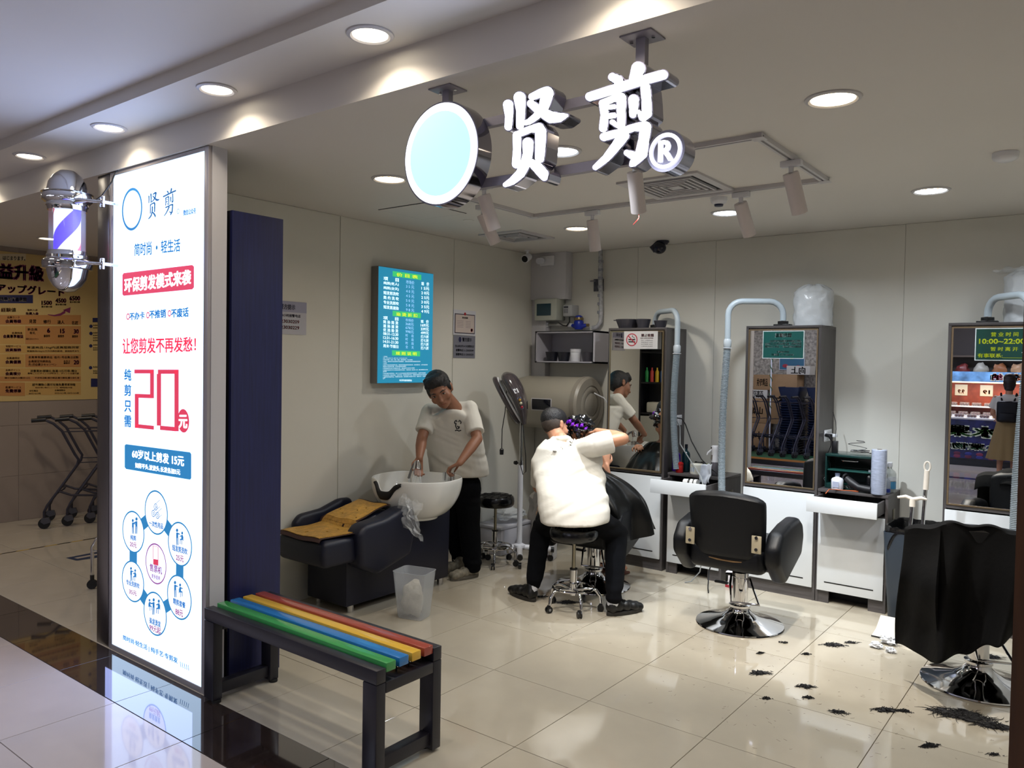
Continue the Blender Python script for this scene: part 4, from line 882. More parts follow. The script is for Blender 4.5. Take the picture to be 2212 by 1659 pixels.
# ================================================================= WHEELED STOOLS
def stool(x,y,zs,label,a0=0,r=.165):
    t=thing('wheeled_stool',label,'stool',(x,y,0),a0,'black wheeled stools')
    MB().lathe([(0,zs-.085),(r*.9,zs-.085),(r*.98,zs-.07),(r,zs-.045),(r*.985,zs-.02),(r*.93,zs-.006),(r*.8,zs),(0,zs+.004)],40).obj('seat',M_leath2,t)
    b=MB()
    for k in range(-2,3):
        for ax in (0,1):
            L=math.sqrt(max(0,(r*.86)**2-(k*.055)**2)); p=[V(-L,k*.055,zs+.002),V(0,k*.055,zs+.0055),V(L,k*.055,zs+.002)]
            if ax: p=[V(q.y,q.x,q.z) for q in p]
            b.tube(p,.0022,5)
    o=b.obj('seat_stitching',mat('stitch_black','050506',.5),t); o['kind']='stuff'
    MB().cyl((0,0,zs-.085),(0,0,.26),.0125).obj('gas_rod',mat('rod','9c9684',.2,metal=1),t)
    MB().lathe([(.024,.10),(.024,.27),(.020,.275),(0,.275)],20).obj('column',M_chrome,t); MB().lathe([(.026,.272),(.026,.28),(.018,.282)],20).obj('collar',M_black,t)
    MB().tube([(.135*math.cos(2*PI*k/36),.135*math.sin(2*PI*k/36),.15) for k in range(36)],.0085,8,closed=True).obj('foot_ring',M_chrome,t)
    for k in range(5):
        a=2*PI*k/5; c,s_=math.cos(a),math.sin(a)
        l=MB().tube([(c*.015,s_*.015,.135),(c*.10,s_*.10,.148),(c*.15,s_*.15,.14),(c*.18,s_*.18,.10),(c*.185,s_*.185,.055)],[.011]*5,10).obj('leg',M_chrome,t)
        w_=MB(); ct=V(c*.185+.012*s_,s_*.185-.012*c,.0225); ax=V(-s_,c,0)
        for q in (-.013,.007): w_.tube([ct+ax*q,ct+ax*(q+.009)],.022,18)
        w_.box(ct.x-.012,ct.y-.012,.026,ct.x+.012,ct.y+.012,.052,b=.005); w_.obj('caster',M_black,l)
        MB().tube([ct+ax*.0165,ct+ax*.0175],.009,12).obj('caster_hub',mat('hub','8a8a8c',.4),l)
    return t
stool(-3.99,4.98,.565,'black quilted wheeled stool beside the steamer and standing man',.35,.155)
stool(-2.845,4.40,.56,'black wheeled stool under the seated hairdresser',.55,.165)
# ================================================================= HAIR STEAMER
sx_,sy_=-3.905,5.20
t=thing('hair_steamer','brown hooded hair steamer on white stand with cross feet','hair steamer',(sx_,sy_,0))
M_br=mat('steamer_brown','463f42',.15,coat=.6)
MB().cyl((0,0,.14),(0,0,.80),.0225,n=20).obj('white_post',M_wplas,t); MB().cyl((0,0,.78),(0,0,.84),.020,n=20).obj('chrome_collar',M_chrome,t); MB().cyl((0,0,.80),(0,0,1.16),.013).obj('inner_post',M_chrome,t)
MB().tube([(-.02,0,.815),(-.05,0,.815)],.006,8).obj('clamp_screw',M_black,t); MB().tube([(-.045,0,.815),(-.065,0,.815)],[.018,.015],12).obj('clamp_knob',M_black,t)
MB().lathe([(.05,.115),(.05,.135),(.03,.145)],20).obj('hub',M_wplas,t)
for k in range(4):
    a=PI/2*k-.9; c,s_=math.cos(a),math.sin(a)
    l=MB().tube([(c*.03,s_*.03,.115),(c*.27,s_*.27,.095)],[.024,.022],12).obj('leg',M_wplas,t)
    MB().tube([(c*.262,s_*.262,.095),(c*.29,s_*.29,.093)],[.0235,.0225],12).obj('end_cap',M_black,l)
    MB().tube([(c*.26-s_*.012,s_*.26+c*.012,.026),(c*.26+s_*.012,s_*.26-c*.012,.026)],.025,18).obj('wheel',M_black,l)
    MB().cyl((c*.26,s_*.26,.03),(c*.26,s_*.26,.08),.008).obj('wheel_stem',M_chrome,l)
# hood: outer head shell, tilted, with open visor ring to the left
hz=1.42
def Hm(o): return o
ax_=V(-.52,-.30,1).normalized()
def hood(u,v):
    # teardrop shell from the post foot up to the crown
    k=v; ctr=V(.03,0,1.14)+V(-.17,-.05,.43)*k+V(.05,.0,.0)*math.sin(k*PI)
    wdt=.035+.085*math.sin(min(1,k*1.12)*PI*.62)**1.2; 
    if k>.86: wdt*=math.sqrt(max(0.0,1-((k-.86)/.145)**2))
    a=2*PI*u; sidev=V(.45,-.89,0).normalized(); nrm=V(.75,.36,.30).normalized()
    return ctr+sidev*math.cos(a)*wdt*1.25+nrm*math.sin(a)*wdt*.55
MB().grid(hood,28,30,cu=True).obj('hood_shell',M_br,t)
rg=[];cc=V(-.135,-.03,1.335)
e1=V(.55,-.835,0).normalized(); e2=V(-.42,-.27,.87).normalized()
for k in range(40):
    a=2*PI*k/40; rg.append(cc+e1*math.cos(a)*.13+e2*math.sin(a)*.205+V(.03,0,0)*math.sin(a)*0)
b=MB(); b.tube(rg,.022,12,closed=True); b.obj('front_ring',M_br,t)
MB().tube([p+V(.02,.012,.004) for p in rg],.012,10,closed=True).obj('ring_lining',M_wplas,t)
MB().tube([V(-.17,-.05,1.51),V(-.12,-.02,1.46),V(-.07,0,1.4)],[.03,.035,.03],12).obj('grey_bridge',M_grplas,t)
def onhood(u,v,e=.003):
    p=Vector(hood(u,v)); c_=Vector(hood(u+.5,v)); return p+(p-c_).normalized()*e
b=MB()
for (v0,v1,nm,m,e) in ((.30,.52,'control_panel',mat('panel_blue','66749a',.3),.0035),(.60,.68,'label',M_wplas,.0035)):
    b=MB(); b.add([onhood(.02,v0,e),onhood(.10,v0,e),onhood(.10,v1,e),onhood(.02,v1,e)],[(0,1,2,3)]); b.obj(nm,m,t,flat=True)
for v,cn,c in ((.47,'amber_knob','b08a3a'),(.41,'cream_knob','ddd8b8'),(.335,'red_knob','9a1c2c')): MB().sph(onhood(.06,v,.007),.012,10,8).obj(cn,mat(cn,c,.3),t)
MB().tube([(-.10,-.06,1.50),(-.085,-.10,1.40),(-.08,-.12,1.25),(-.10,-.13,1.1),(-.102,-.13,.94)],.004,6).obj('plug_cable',M_black,t); MB().tube([(-.102,-.13,.945),(-.102,-.13,.93),(-.102,-.13,.89)],[.006,.018,.016],12).obj('plug',M_black,t)
MB().tube([(.02,-.03,1.16),(.03,-.04,1.0),(.03,-.04,.80),(.055,-.04,.73),(.085,-.04,.76),(.08,-.04,.88),(.05,-.03,1.05),(.03,-.02,1.15)],.004,6).obj('looped_cable',M_black,t)
# ================================================================= THINGS IN THE CORNER BEHIND
t=thing('foam_box','white foam box standing against the left wall behind the steamer','box',(-4.22,5.42,0)); B(-.15,-.22,.001,.12,.22,.22,b=.01).obj('box_body',mat('foam','c4c4cc',.8),t); B(-.155,-.225,.221,.125,.225,.25,b=.008).obj('lid',mat('foam','c4c4cc',.8),t)
t=tag(lump((0,0,.055),(.11,.16,.05),5.1,.4,f=5).obj('crumpled_bag',M_wfilm),'crumpled white plastic bag lying on the foam box','plastic bag'); t.location=(-4.20,5.45,.262)
t=tag(lump((0,0,.30),(.17,.15,.30),8.2,.3,40,28,4).obj('plastic_sack',mat('sack_film','a29c96',.25,alpha=.75,bump=.6,bscale=20)),'tall greyish clear plastic sack in the rear corner behind the steamer post','plastic sack'); t.location=(-3.98,5.72,.012)
t=tag(lump((0,0,.11),(.08,.08,.1),2.7,.4,f=5).obj('paper_scrap',mat('paper_tan','a88a70',.8)),'small tan packet sticking out of the plastic sack','packet'); t.location=(-3.86,5.52,.22)
t=thing('jug','white plastic jug with handle and red lettering on the floor by the steamer','jug',(-3.79,5.42,0),.3)
loft=MB(); loftbin(loft,[(.085,.06,.03,.002),(.088,.063,.03,.01),(.088,.063,.03,.22),(.07,.05,.03,.25),(.03,.03,.015,.27)]); loft.obj('jug_body',M_wplas,t)
MB().tube([(-.06,0,.22),(-.075,0,.29),(-.05,0,.335),(-.01,0,.33),(.01,0,.27)],.011,10).obj('handle',M_wplas,t); MB().lathe([(.02,.27),(.02,.29),(0,.29)],14).obj('cap',M_wplas,t)
for s,z0,z1,c in (('HAIR',.06,.10,INKR),('SUPPLY',.14,.155,mat('ink_grey','6a6a70',.6))):
    b=MB(); b.quadtext(s,(-.065,-.0645,z1),(.065,-.0645,z1),(.065,-.0645,z0),(-.065,-.0645,z0),.02); b.obj('lettering',c,t,flat=True)
B(-.07,-.0648,.025,.07,-.0636,.04).obj('red_band',INKR,t)
# ================================================================= BARBER CHAIRS
def barber_chair(loc,rz,label,zs=.0):
    t=thing('barber_chair',label,'salon chair',(loc[0],loc[1],0),0,'black hydraulic salon chairs')
    MB().lathe([(.268,.0005),(.275,.004),(.272,.010),(.20,.028),(.12,.05),(.078,.078),(.062,.10),(.062,.12)],56).obj('chrome_base',M_chrome,t)
    MB().lathe([(.062,.11),(.068,.115),(.068,.128),(.05,.135)],32).obj('base_collar',M_chrome,t)
    MB().lathe([(.048,.13),(.048,.305),(.052,.308),(.052,.335),(.045,.34),(0,.34)],32).obj('pump_cylinder',M_chrome,t); MB().cyl((0,0,.34),(0,0,.46+zs),.022).obj('piston',mat('piston','a9a499',.15,metal=1),t)
    b=MB(); b.tube([(-.05,-.03,.31),(-.02,-.12,.28),(.02,-.20,.19),(.17,-.13,.185),(.06,-.0,.30)],.008,8); b.obj('foot_loop',M_chrome,t)
    b=MB(); b.tube([(-.05,0,.31),(-.10,.02,.30),(-.11,.04,.25)],.01,8); b.box(-.19,.03,.225,-.10,.06,.24,b=.005); b.obj('pump_pedal',M_black,t)
    s=bpy.data.objects.new('upper',None)
    Mz=rotz(rz)
    def up(b): b.v=[tuple(Mz@Vector(v)) for v in b.v]; return b
    z0=zs
    up(B(-.236,-.30,.40+z0,.236,.27,.56+z0,b=.045,seg=4)).obj('seat',M_leath,t); up(B(-.18,-.15,.40+z0,.18,.18,.435+z0)).obj('seat_plate',M_black,t)
    def bk(u,v):  # padded back: closed section loft, slightly curved
        a=2*PI*u; w_=.238-.02*(1-v)**2; th=.045; z=.48+.385*v
        if v>.9: w_*=1-.12*((v-.9)/.1)**2
        if v<.08: w_*=1-.1*((.08-v)/.08)
        e=.42; x=w_*abs(math.cos(a))**e*(1 if math.cos(a)>0 else -1); y=th*abs(math.sin(a))**.7*(1 if math.sin(a)>0 else -1)
        k=1 if .04<v<.94 else (v/.04 if v<=.04 else (1-v)/.06); k=max(.0,k)**.5
        return (x*(.92+.08*k),-.255-.07*v+y*k-.02+.10*(x/.25)**2*.5,z+z0+.035*(1-(x/.25)**2)*v)
    up(MB().grid(bk,48,30,cu=True)).obj('backrest',M_leath,t)
    pa_=[(-.33,.50),(-.17,.36),(.18,.48),(.22,.60),(.19,.69),(.10,.735),(-.10,.72),(-.26,.69),(-.34,.60)]
    for sd in (-1,1):
        a,b_=(.238,.335) if sd>0 else (-.335,-.238)
        up(MB().prism([(y,z+z0-.02) for y,z in pa_],a,b_,'x',b=.035,seg=4)).obj('armrest',M_leath,t)
        br=up(B(sd*.205-.03,-.355,.55+z0,sd*.205+.028,-.345,.655+z0,b=.004)).obj('hinge_plate',mat('hinge_cream','b3a88e',.35,metal=.3),t)
        for zz in (.575,.645): up(MB().tube([(sd*.205,-.355,zz+z0),(sd*.205,-.362,zz+z0)],.010,12)).obj('screw',M_chrome,br)
    up(MB().tube([(-.20,-.285,.485+z0),(-.05,-.30,.47+z0),(.05,-.30,.468+z0),(.20,-.285,.48+z0)],.006,6)).obj('piping',mat('piping_tan','6f5434',.6),t)
    bpy.data.objects.remove(s); return t
barber_chair((-1.87,4.86),.05,'empty black salon chair on a round chrome base, facing the middle mirror')
barber_chair((-3.05,4.99),.12,'black salon chair mostly hidden behind the seated hairdresser',-.06)
barber_chair((-.53,4.75),.10,'black salon chair draped with a black cape at the right edge')
# ================================================================= PEOPLE
def blob(name,b,m,parent=None,vox=.010,sm=4,disp=None,name_lbl=None):
    me=bpy.data.meshes.new(name); me.from_pydata(b.v,[],b.f)
    bm=bmesh.new(); bm.from_mesh(me); bmesh.ops.remove_doubles(bm,verts=bm.verts,dist=1e-6); bmesh.ops.recalc_face_normals(bm,faces=bm.faces); bm.to_mesh(me); bm.free()
    o=bpy.data.objects.new(name,me); S.collection.objects.link(o)
    r=o.modifiers.new('r','REMESH'); r.mode='VOXEL'; r.voxel_size=vox
    q=o.modifiers.new('s','SMOOTH'); q.factor=.5; q.iterations=sm
    bpy.context.view_layer.update(); dg=bpy.context.evaluated_depsgraph_get()
    m2=bpy.data.meshes.new_from_object(o.evaluated_get(dg)); o.modifiers.clear(); o.data=m2; bpy.data.meshes.remove(me); m2.name=name
    m2.materials.clear(); m2.materials.append(m)
    if disp:
        for v in m2.vertices: v.co=v.co+v.normal*disp(v.co)
    m2.shade_smooth()
    if parent: o.parent=parent
    return o
def loc_(b,o): # world prims -> local of root o
    b.v=[(x-o[0],y-o[1],z-o[2]) for x,y,z in b.v]; return b
def head(sk,hr,c,fw,up,s=1.0,hairlen=0,fade=False,ears=True):
    """c head centre, fw face direction, up crown direction"""
    fw=Vector(fw).normalized(); up=(Vector(up)-fw*Vector(up).dot(fw)).normalized(); rt=fw.cross(up)
    M=Matrix(((rt.x,fw.x,up.x,c[0]),(rt.y,fw.y,up.y,c[1]),(rt.z,fw.z,up.z,c[2]),(0,0,0,1)))@Matrix.Scale(s,4)
    def e(b,x,y,z,a,d,h,n=20,m=14): b.sph((x,y,z),(a,d,h),n,m,M=M)
    e(sk,0,-.012,.035,.074,.092,.085); e(sk,0,.02,-.02,.066,.074,.078); e(sk,0,.04,-.065,.046,.048,.045); e(sk,0,.065,-.088,.022,.022,.02)
    e(sk,0,.092,-.02,.012,.018,.028); e(sk,0,.104,-.036,.015,.014,.011); e(sk,.04,.058,-.03,.026,.025,.03); e(sk,-.04,.058,-.03,.026,.025,.03)
    e(sk,0,.078,.018,.045,.018,.014); e(sk,0,.083,-.062,.024,.012,.009); e(sk,0,.081,-.07,.020,.012,.008)
    for d in (-1,1):
        e(sk,d*.076,-.008,-.01,.010,.018,.030); e(sk,d*.082,-.014,.004,.007,.015,.018)
    # hair
    e(hr,0,-.022,.048,.084,.098,.085)
    if fade: e(hr,0,.0,.06,.078,.085,.075)
    else:
        e(hr,0,-.05,.0,.080,.070,.085); e(hr,0,.035,.085,.070,.060,.040)
        for k in range(-3,4): hr.cap(M@V(k*.018,.03,.105),M@V(k*.02+.006,.088-.004*abs(k),.062+.004*(k%2)),.020,.008,8)
        for d in (-1,1): e(hr,d*.070,.0,.02,.012,.032,.045)
    return M
def face(par,M,root,skdark='6b4030'):
    def L(p): return tuple((M@Vector(p))-Vector(root))
    for d,nm in ((-1,'eye'),(1,'eye')):
        b=MB(); b.sph((0,0,0),(.013,.006,.005),12,8); b.v=[L((d*.031+x,.0835+y,.0+z)) for x,y,z in b.v]; o=b.obj(nm,mat('eye_white','b0a59c',.3),par)
        b=MB(); b.sph((0,0,0),(.0055,.003,.005),10,6); b.v=[L((d*.031+x,.088+y,.0+z)) for x,y,z in b.v]; b.obj('iris',mat('iris','0b0708',.2),o)
        b=MB(); b.tube([L((d*.015,.096,.018)),L((d*.032,.0945,.025)),L((d*.052,.080,.020))],[.003,.0042,.002],6); b.obj('eyebrow',M_hair,par)
        b=MB(); b.tube([L((d*.018,.087,.004)),L((d*.031,.0895,.0075)),L((d*.045,.083,.003))],.0022,6); b.obj('eyelid',mat('lid_'+skdark,skdark,.6),par)
    b=MB(); b.tube([L((-.022,.088,-.066)),L((0,.0945,-.065)),L((.022,.088,-.066))],[.002,.0032,.002],6); b.obj('lips',mat('lips','7c4438',.5),par)
def hand(b,w,d,pn,curl=.6,s=1,spread=.12,thumb=1,curls=None):
    """w wrist, d pointing direction, pn palm normal (fingers curl toward it)"""
    d=Vector(d).normalized(); pn=Vector(pn); pn=(pn-d*pn.dot(d)).normalized(); sd=d.cross(pn)*thumb
    w=Vector(w)
    for k in range(4):
        o=(k-1.5)*.019*s
        b.cap(w+sd*o*.5,w+d*.078*s+sd*o,.014*s,.0105*s,8)
    Ls=((.036,.024,.019),(.042,.027,.021),(.039,.026,.020),(.030,.020,.017))
    for k in range(4):
        o=(1.5-k)*.0205*s; p=w+d*.08*s+sd*o; a=0; dr=(d+sd*(1.5-k)*spread).normalized(); c=(curls[k] if curls else curl)
        for j,l in enumerate(Ls[k]):
            a+=c*(.7 if j==0 else 1.0); q=p+(dr*math.cos(a)+pn*math.sin(a))*l*s; b.cap(p,q,(.0088-.0006*j)*s,(.0082-.0008*j)*s,8); p=q
    p=w+sd*.024*s+d*.018*s; q=p+(sd*.75+d*.6+pn*.3).normalized()*.036*s; b.cap(p,q,.0135*s,.0105*s,8); r=q+(sd*.2+d*.85+pn*.45).normalized()*.030*s; b.cap(q,r,.010*s,.0092*s,8); b.cap(r,r+(d*.8+pn*.5-sd*.1).normalized()*.022*s,.009*s,.0075*s,8)
def folds(scale,amp,dirv=(1,0,.6)):
    dv=Vector(dirv).normalized()
    def f(p):
        q=Vector((p.dot(dv)*scale,p.x*scale*.25,p.z*scale*.25)); n=noise.noise(q); return amp*(.6-n*n*4)+amp*.25*noise.noise(q*2.3)
    return f
def shoe(par,root,heel,toe,label,m,sole,h=.09,wd=.046):
    heel=Vector(heel);toe=Vector(toe); d=(toe-heel); L=d.length; d.normalize(); sd=Vector((-d.y,d.x,0))
    b=MB(); b.sph((0,0,0),1,6,6); b=MB()
    for f,w_,z,r in ((.12,.8,.055,.042),(.3,.85,.055,.043),(.5,.95,.048,.040),(.7,1.05,.040,.034),(.86,1.0,.034,.028)):
        for q in (-1,1): b.sph(heel+d*L*f+sd*q*wd*.35*w_+V(0,0,z),(wd*.75*w_,wd*.75*w_,r),12,8)
    b.cap(heel+d*.045+V(0,0,.05),heel+d*.05+V(0,0,h),.040,.034,12)
    o=blob('shoe',loc_(b,root),m,par,.008,4)
    pts=[]
    for k in range(28):
        a=2*PI*k/28; x=math.cos(a); y=math.sin(a); w_=wd*(1.02+.12*x); p=heel+d*(L*.5+L*.5*x)+sd*y*w_; pts.append((p.x-root[0],p.y-root[1]))
    s_=MB().prism(pts,.0012,.024,'z',b=.003).obj('sole',sole,o)
    lc=MB()
    for k in range(4):
        p=heel+d*(L*(.42+.09*k))+V(0,0,.092-.012*k); lc.tube([p+sd*.022-Vector(root),p+V(0,0,.006)-Vector(root),p-sd*.022-Vector(root)],.0025,5)
    lc=lc.obj('laces',M_black if m is not M_sneak else mat('laces','bdb6a8',.7),o)
    return o
M_sneak=mat('grey_beige_mesh','8f8877',.7,var=.25,vscale=50)
def loft(b,secs,n=28):
    # secs: (centre, half-width vector, half-depth vector)
    vs=[];m=len(secs)
    for c,a_,d_ in secs:
        for k in range(n):
            t_=2*PI*k/n; cx=math.cos(t_); sx=math.sin(t_); cx=abs(cx)**.8*(1 if cx>0 else -1); sx=abs(sx)**.8*(1 if sx>0 else -1)
            vs.append(Vector(c)+Vector(a_)*cx+Vector(d_)*sx)
    fs=[(i*n+k,i*n+(k+1)%n,(i+1)*n+(k+1)%n,(i+1)*n+k) for i in range(m-1) for k in range(n)]+[tuple(range(n-1,-1,-1)),tuple(range((m-1)*n,m*n))]
    b.add(vs,fs)
# ---- standing man at the basin
def W(x,y,Y): return aY(x,y,Y)
r0=V(-3.95,4.56,0)
t=thing('person','man in white t-shirt and black trousers leaning over the shampoo basin','person',r0)
hip=W(998,1048,4.60); che=W(975,925,4.40); nek=W(980,880,4.33); hc=W(950,843,4.20)
sL=W(928,890,4.28); sR=W(1014,884,4.44); eL=W(911,948,4.14); wL=W(906,990,4.02); eR=W(1031,948,4.36); wR=W(993,1000,4.14)
sk=MB(); hr=MB()
fdir=(V(0,0,1.60)-hc).normalized()+V(-.05,.0,-.38)
HM=head(sk,hr,hc,fdir,V(-.25,-.35,1),1.12)
sk.cap(nek+V(.0,.03,-.02),hc+V(.02,.03,-.04),.055,.052); sk.cap(che+V(0,.06,0),nek+V(0,.04,-.04),.06,.05)
for s_,e_,w_ in ((sL,eL,wL),(sR,eR,wR)): sk.cap(s_,e_,.043,.040); sk.cap(e_,e_.lerp(w_,.35),.040,.041); sk.cap(e_.lerp(w_,.35),w_,.041,.025)
sk.cap(sL,sR,.05,.05)
hand(sk,wL,V(-.05,-.10,-1),V(.7,-.3,-.1),.75,1.0,.05,1)
hand(sk,wR,V(-.75,-.35,-.45),V(-.1,-.1,-1),1.05,1.0,.03,-1)
blob('body',loc_(sk,r0),M_skin2,t,.0065,3); 
hrb=blob('hair',loc_(hr,r0),M_hair,t,.008,2,disp=lambda p:.003*noise.noise(p*70))
face(t,HM,r0)
sh=MB(); ax=V(sR.x-sL.x,sR.y-sL.y,0).normalized(); dp=V(-ax.y,ax.x,0)
def Sx(x0,x1,y,Y,d): # section from its left and right silhouette
    p=W((x0+x1)/2,y,Y); h=(W(x1,y,Y)-W(x0,y,Y)).length/2; return (p,ax*h,dp*d)
S_=[(nek+V(.0,.0,-.022),ax*.070,dp*.070+V(0,0,-.012)),(nek+V(-.01,.0,-.05),ax*.105,dp*.080+V(0,0,-.012)),Sx(928,1020,905,4.37,.115),Sx(930,1026,945,4.44,.13),Sx(940,1034,985,4.52,.14),Sx(944,1040,1010,4.56,.15),Sx(946,1040,1026,4.58,.155)]
loft(sh,S_)
sh.cap(sL,sR,.062,.062)
def sleeve(b,p,q,r0_,r1_): b.tube([p,p.lerp(q,.5),q],[r0_,(r0_+r1_)/2,r1_],16)
sh.cap(sL,sL.lerp(eL,.2),.064,.062); sh.cap(sR,sR.lerp(eR,.2),.066,.064)
sleeve(sh,sL,sL.lerp(eL,.74),.062,.066); sleeve(sh,sR,sR.lerp(eR,.80),.064,.068)
blob('t_shirt',loc_(sh,r0),M_tee,t,.008,3,disp=folds(16,.004,(.6,0,1)))
b=MB()
lg=W(989,920,4.2)
for st in ([(-.022,.03),(-.012,.04),(-.006,.028)],[(.022,.03),(.012,.04),(.006,.028)],[(-.012,.02),(-.016,0),(-.008,-.02),(.006,-.02),(.012,-.004)],[(-.02,.014),(-.024,.03)],[(.02,.014),(.024,.03)],[(-.004,.0),(.006,-.012)],[(-.02,-.036),(-.008,-.03),(.008,-.037),(.024,-.032)]):
    b.tube([lg+RT*x+UP*z-r0-FW*.0 for x,z in st],.0042,5)
EMB=b
bl=MB(); la,ra=V(-4.09,4.66,.07),V(-3.90,4.56,.08)
bl.cap(hip+V(-.07,0,-.02),W(980,1130,4.62),.105,.085); bl.cap(W(980,1130,4.62),la+V(0,.0,.02),.085,.068)
bl.cap(hip+V(.06,0,-.02),W(1013,1130,4.58),.105,.085); bl.cap(W(1013,1130,4.58),ra+V(.03,0,.02),.085,.072); bl.cap(hip+V(-.05,0,.0),hip+V(.05,0,.0),.11,.11)
blob('trousers',loc_(bl,r0),M_pant,t,.011,4,disp=folds(14,.005,(0,0,1)))
shoe(t,r0,(-3.86,4.62,0),(-3.93,4.37,0),'',M_sneak,mat('sole_beige','6d675b',.7)); shoe(t,r0,(-4.03,4.66,0),(-4.13,4.44,0),'',M_sneak,mat('sole_beige','6d675b',.7))
# ---- seated hairdresser seen from behind
r1=V(-2.845,4.40,0)
t=thing('person','seated hairdresser in white polo shirt and black trousers seen from behind','person',r1)
hip=V(-2.85,4.43,.645); che=W(1228,1000,4.52); nek=W(1212,950,4.60); hc=W(1199,921,4.68)
sL=W(1170,1003,4.52); sR=W(1283,962,4.56); eL=W(1163,1052,4.66); wL=W(1185,1000,4.90); eR=W(1345,948,4.68); wR=W(1290,932,4.88)
sk=MB(); hr=MB()
hup=V(-.28,.25,1)
head(sk,hr,hc,V(.25,.92,-.35),hup,1.03,fade=True)
sk.cap(nek+V(0,0,-.03),hc+V(.0,-.01,-.03),.062,.058)
for s_,e_,w_ in ((sL,eL,wL),(sR,eR,wR)): sk.cap(s_,e_,.050,.044); sk.cap(e_,e_.lerp(w_,.3),.044,.045); sk.cap(e_.lerp(w_,.3),w_,.045,.027)
sk.cap(sL,sR,.05,.05); sk.cap(che,nek,.07,.055)
hand(sk,wR,V(-.8,.35,-.15),V(0,.2,-1),.5,1,.08,-1); hand(sk,wL,V(.4,.8,.2),V(.3,0,-1),.6,1,.08,1)
blob('body',loc_(sk,r1),M_skin,t,.0068,3)
blob('hair',loc_(hr,r1),M_hair,t,.008,2,disp=lambda p:.0025*noise.noise(p*80))
# clipped sides: a thin close shell in a greyer tone
fd=MB(); dM=head(MB(),MB(),hc,V(.25,.92,-.35),hup,1.03); fd.sph((0,-.026,.014),(.0790,.080,.076),24,16,M=dM)
blob('clipped_hair',loc_(fd,r1),mat('clipped_hair','3d332c',.7,var=.3,vscale=60),t,.008,3)
sh=MB(); ax=RT.copy(); dp=V(-.53,.85,0)
loft(sh,[(nek+V(0,.0,.02),ax*.062,dp*.058),(nek+V(0,-.01,-.02),ax*.085,dp*.07),Sx(1186,1262,950,4.58,.09),Sx(1172,1284,968,4.56,.12),Sx(1162,1288,995,4.54,.135),Sx(1166,1294,1025,4.50,.145),Sx(1174,1299,1065,4.43,.17),Sx(1177,1304,1100,4.39,.185),Sx(1182,1303,1126,4.37,.19)])
sh.cap(sL,nek+V(-.02,0,-.10),.070,.075); sh.cap(nek+V(.02,0,-.09),sR,.075,.074)
sh.cap(sL,sL.lerp(eL,.2),.070,.066); sleeve(sh,sL,sL.lerp(eL,.80),.066,.060); sleeve(sh,sR,sR.lerp(eR,.62),.078,.076)
sh.tube([nek+V(-.066,-.02,-.01),nek+V(-.03,-.055,.005),nek+V(.03,-.06,.015),nek+V(.075,-.02,.02)],.016,8)
blob('polo_shirt',loc_(sh,r1),M_tee,t,.008,3,disp=folds(11,.012,(-.55,0,1)))
bl=MB()
kL=W(1170,1142,4.70); kR=W(1332,1152,4.76); la=V(-3.17,4.40,.13); ra=V(-2.575,4.475,.13)
bl.cap(hip+V(-.07,0,-.01),hip+V(.07,0,-.01),.105,.105); 
for s_,k_,a_ in ((-.11,kL,la),(.11,kR,ra)): bl.cap(hip+V(s_*.8,.04,-.02),k_,.100,.080); bl.cap(k_,a_,.078,.058)
blob('trousers',loc_(bl,r1),M_pant,t,.011,4,disp=folds(14,.005,(0,0,1)))
for a_,h_,to in ((la,(-3.13,4.36,0),(-3.40,4.44,0)),(ra,(-2.60,4.43,0),(-2.49,4.70,0))):
    MB().tube([a_-r1+V(0,0,.0),V(h_[0],h_[1],.06)-r1+(V(*to)-V(*h_)).normalized()*.045],[.043,.037],14).obj('sock',mat('white_sock','dcdde2',.9),t)
    shoe(t,r1,h_,to,'',mat('black_shoe','101010',.45),mat('sole_dark','26231f',.6),.10,.050)
# ---- client under the black cape
r2=V(-3.08,4.99,0)
t=thing('person','client in black cape with wrapped hair holding a phone behind the hairdresser','person',r2)
hc=W(1252,940,4.92); sk=MB(); hr=MB()
dM=head(sk,hr,hc,V(.12,.95,-.3),V(.05,.2,1),1.0)
nek=hc+V(0,-.03,-.15); hip=V(-3.05,4.99,.62)
sk.cap(nek,hc+V(0,-.02,-.04),.052,.055); sk.cap(hip,nek+V(0,0,-.08),.13,.10)
wr=W(1309,1006,4.98); sk.cap(nek+V(.16,.02,-.08),W(1316,1066,4.96),.045,.04); sk.cap(W(1316,1066,4.96),wr,.038,.025)
hand(sk,wr,V(-.12,.1,1),V(-.75,.55,.1),.35,1.0,.16,-1,curls=(.25,.3,.35,.2))
kn=[V(-3.17,5.36,.52),V(-3.0,5.36,.52)]; an=[V(-3.20,5.24,.10),V(-3.04,5.27,.10)]
for i in (0,1):
    sk.cap(hip+V((-.09,.09)[i],0,-.02),kn[i],.085,.065); sk.cap(kn[i],kn[i].lerp(an[i],.35),.058,.058); sk.cap(kn[i].lerp(an[i],.35),an[i],.058,.036)
    for k in range(4): sk.sph(an[i]+V(0,-.02+.055*k,-.055),(.034,.045,.026),10,8)
blob('body',loc_(sk,r2),M_skin,t,.0075,3)
for i in (0,1):
    f=an[i]-r2; B(f.x-.045,f.y-.07,.002,f.x+.045,f.y+.19,.02,b=.008).obj('sandal_sole',mat('sandal_brown','5a3020',.5),t)
    MB().tube([V(f.x-.045,f.y+.10,.02),V(f.x-.03,f.y+.10,.07),V(f.x+.03,f.y+.10,.07),V(f.x+.045,f.y+.10,.02)],.009,8).obj('sandal_strap',mat('sandal_brown','5a3020',.5),t)
b=lump((0,0,0),(.105,.115,.085),4.4,.5,48,34,5); b.v=[tuple(dM@Vector((x,y-.02,z+.045))-r2) for x,y,z in b.v]; b.obj('hair_wrap',mat('wrap_black','0a0b10',.18,bump=.5,bscale=25,coat=.6),t)
b=MB()
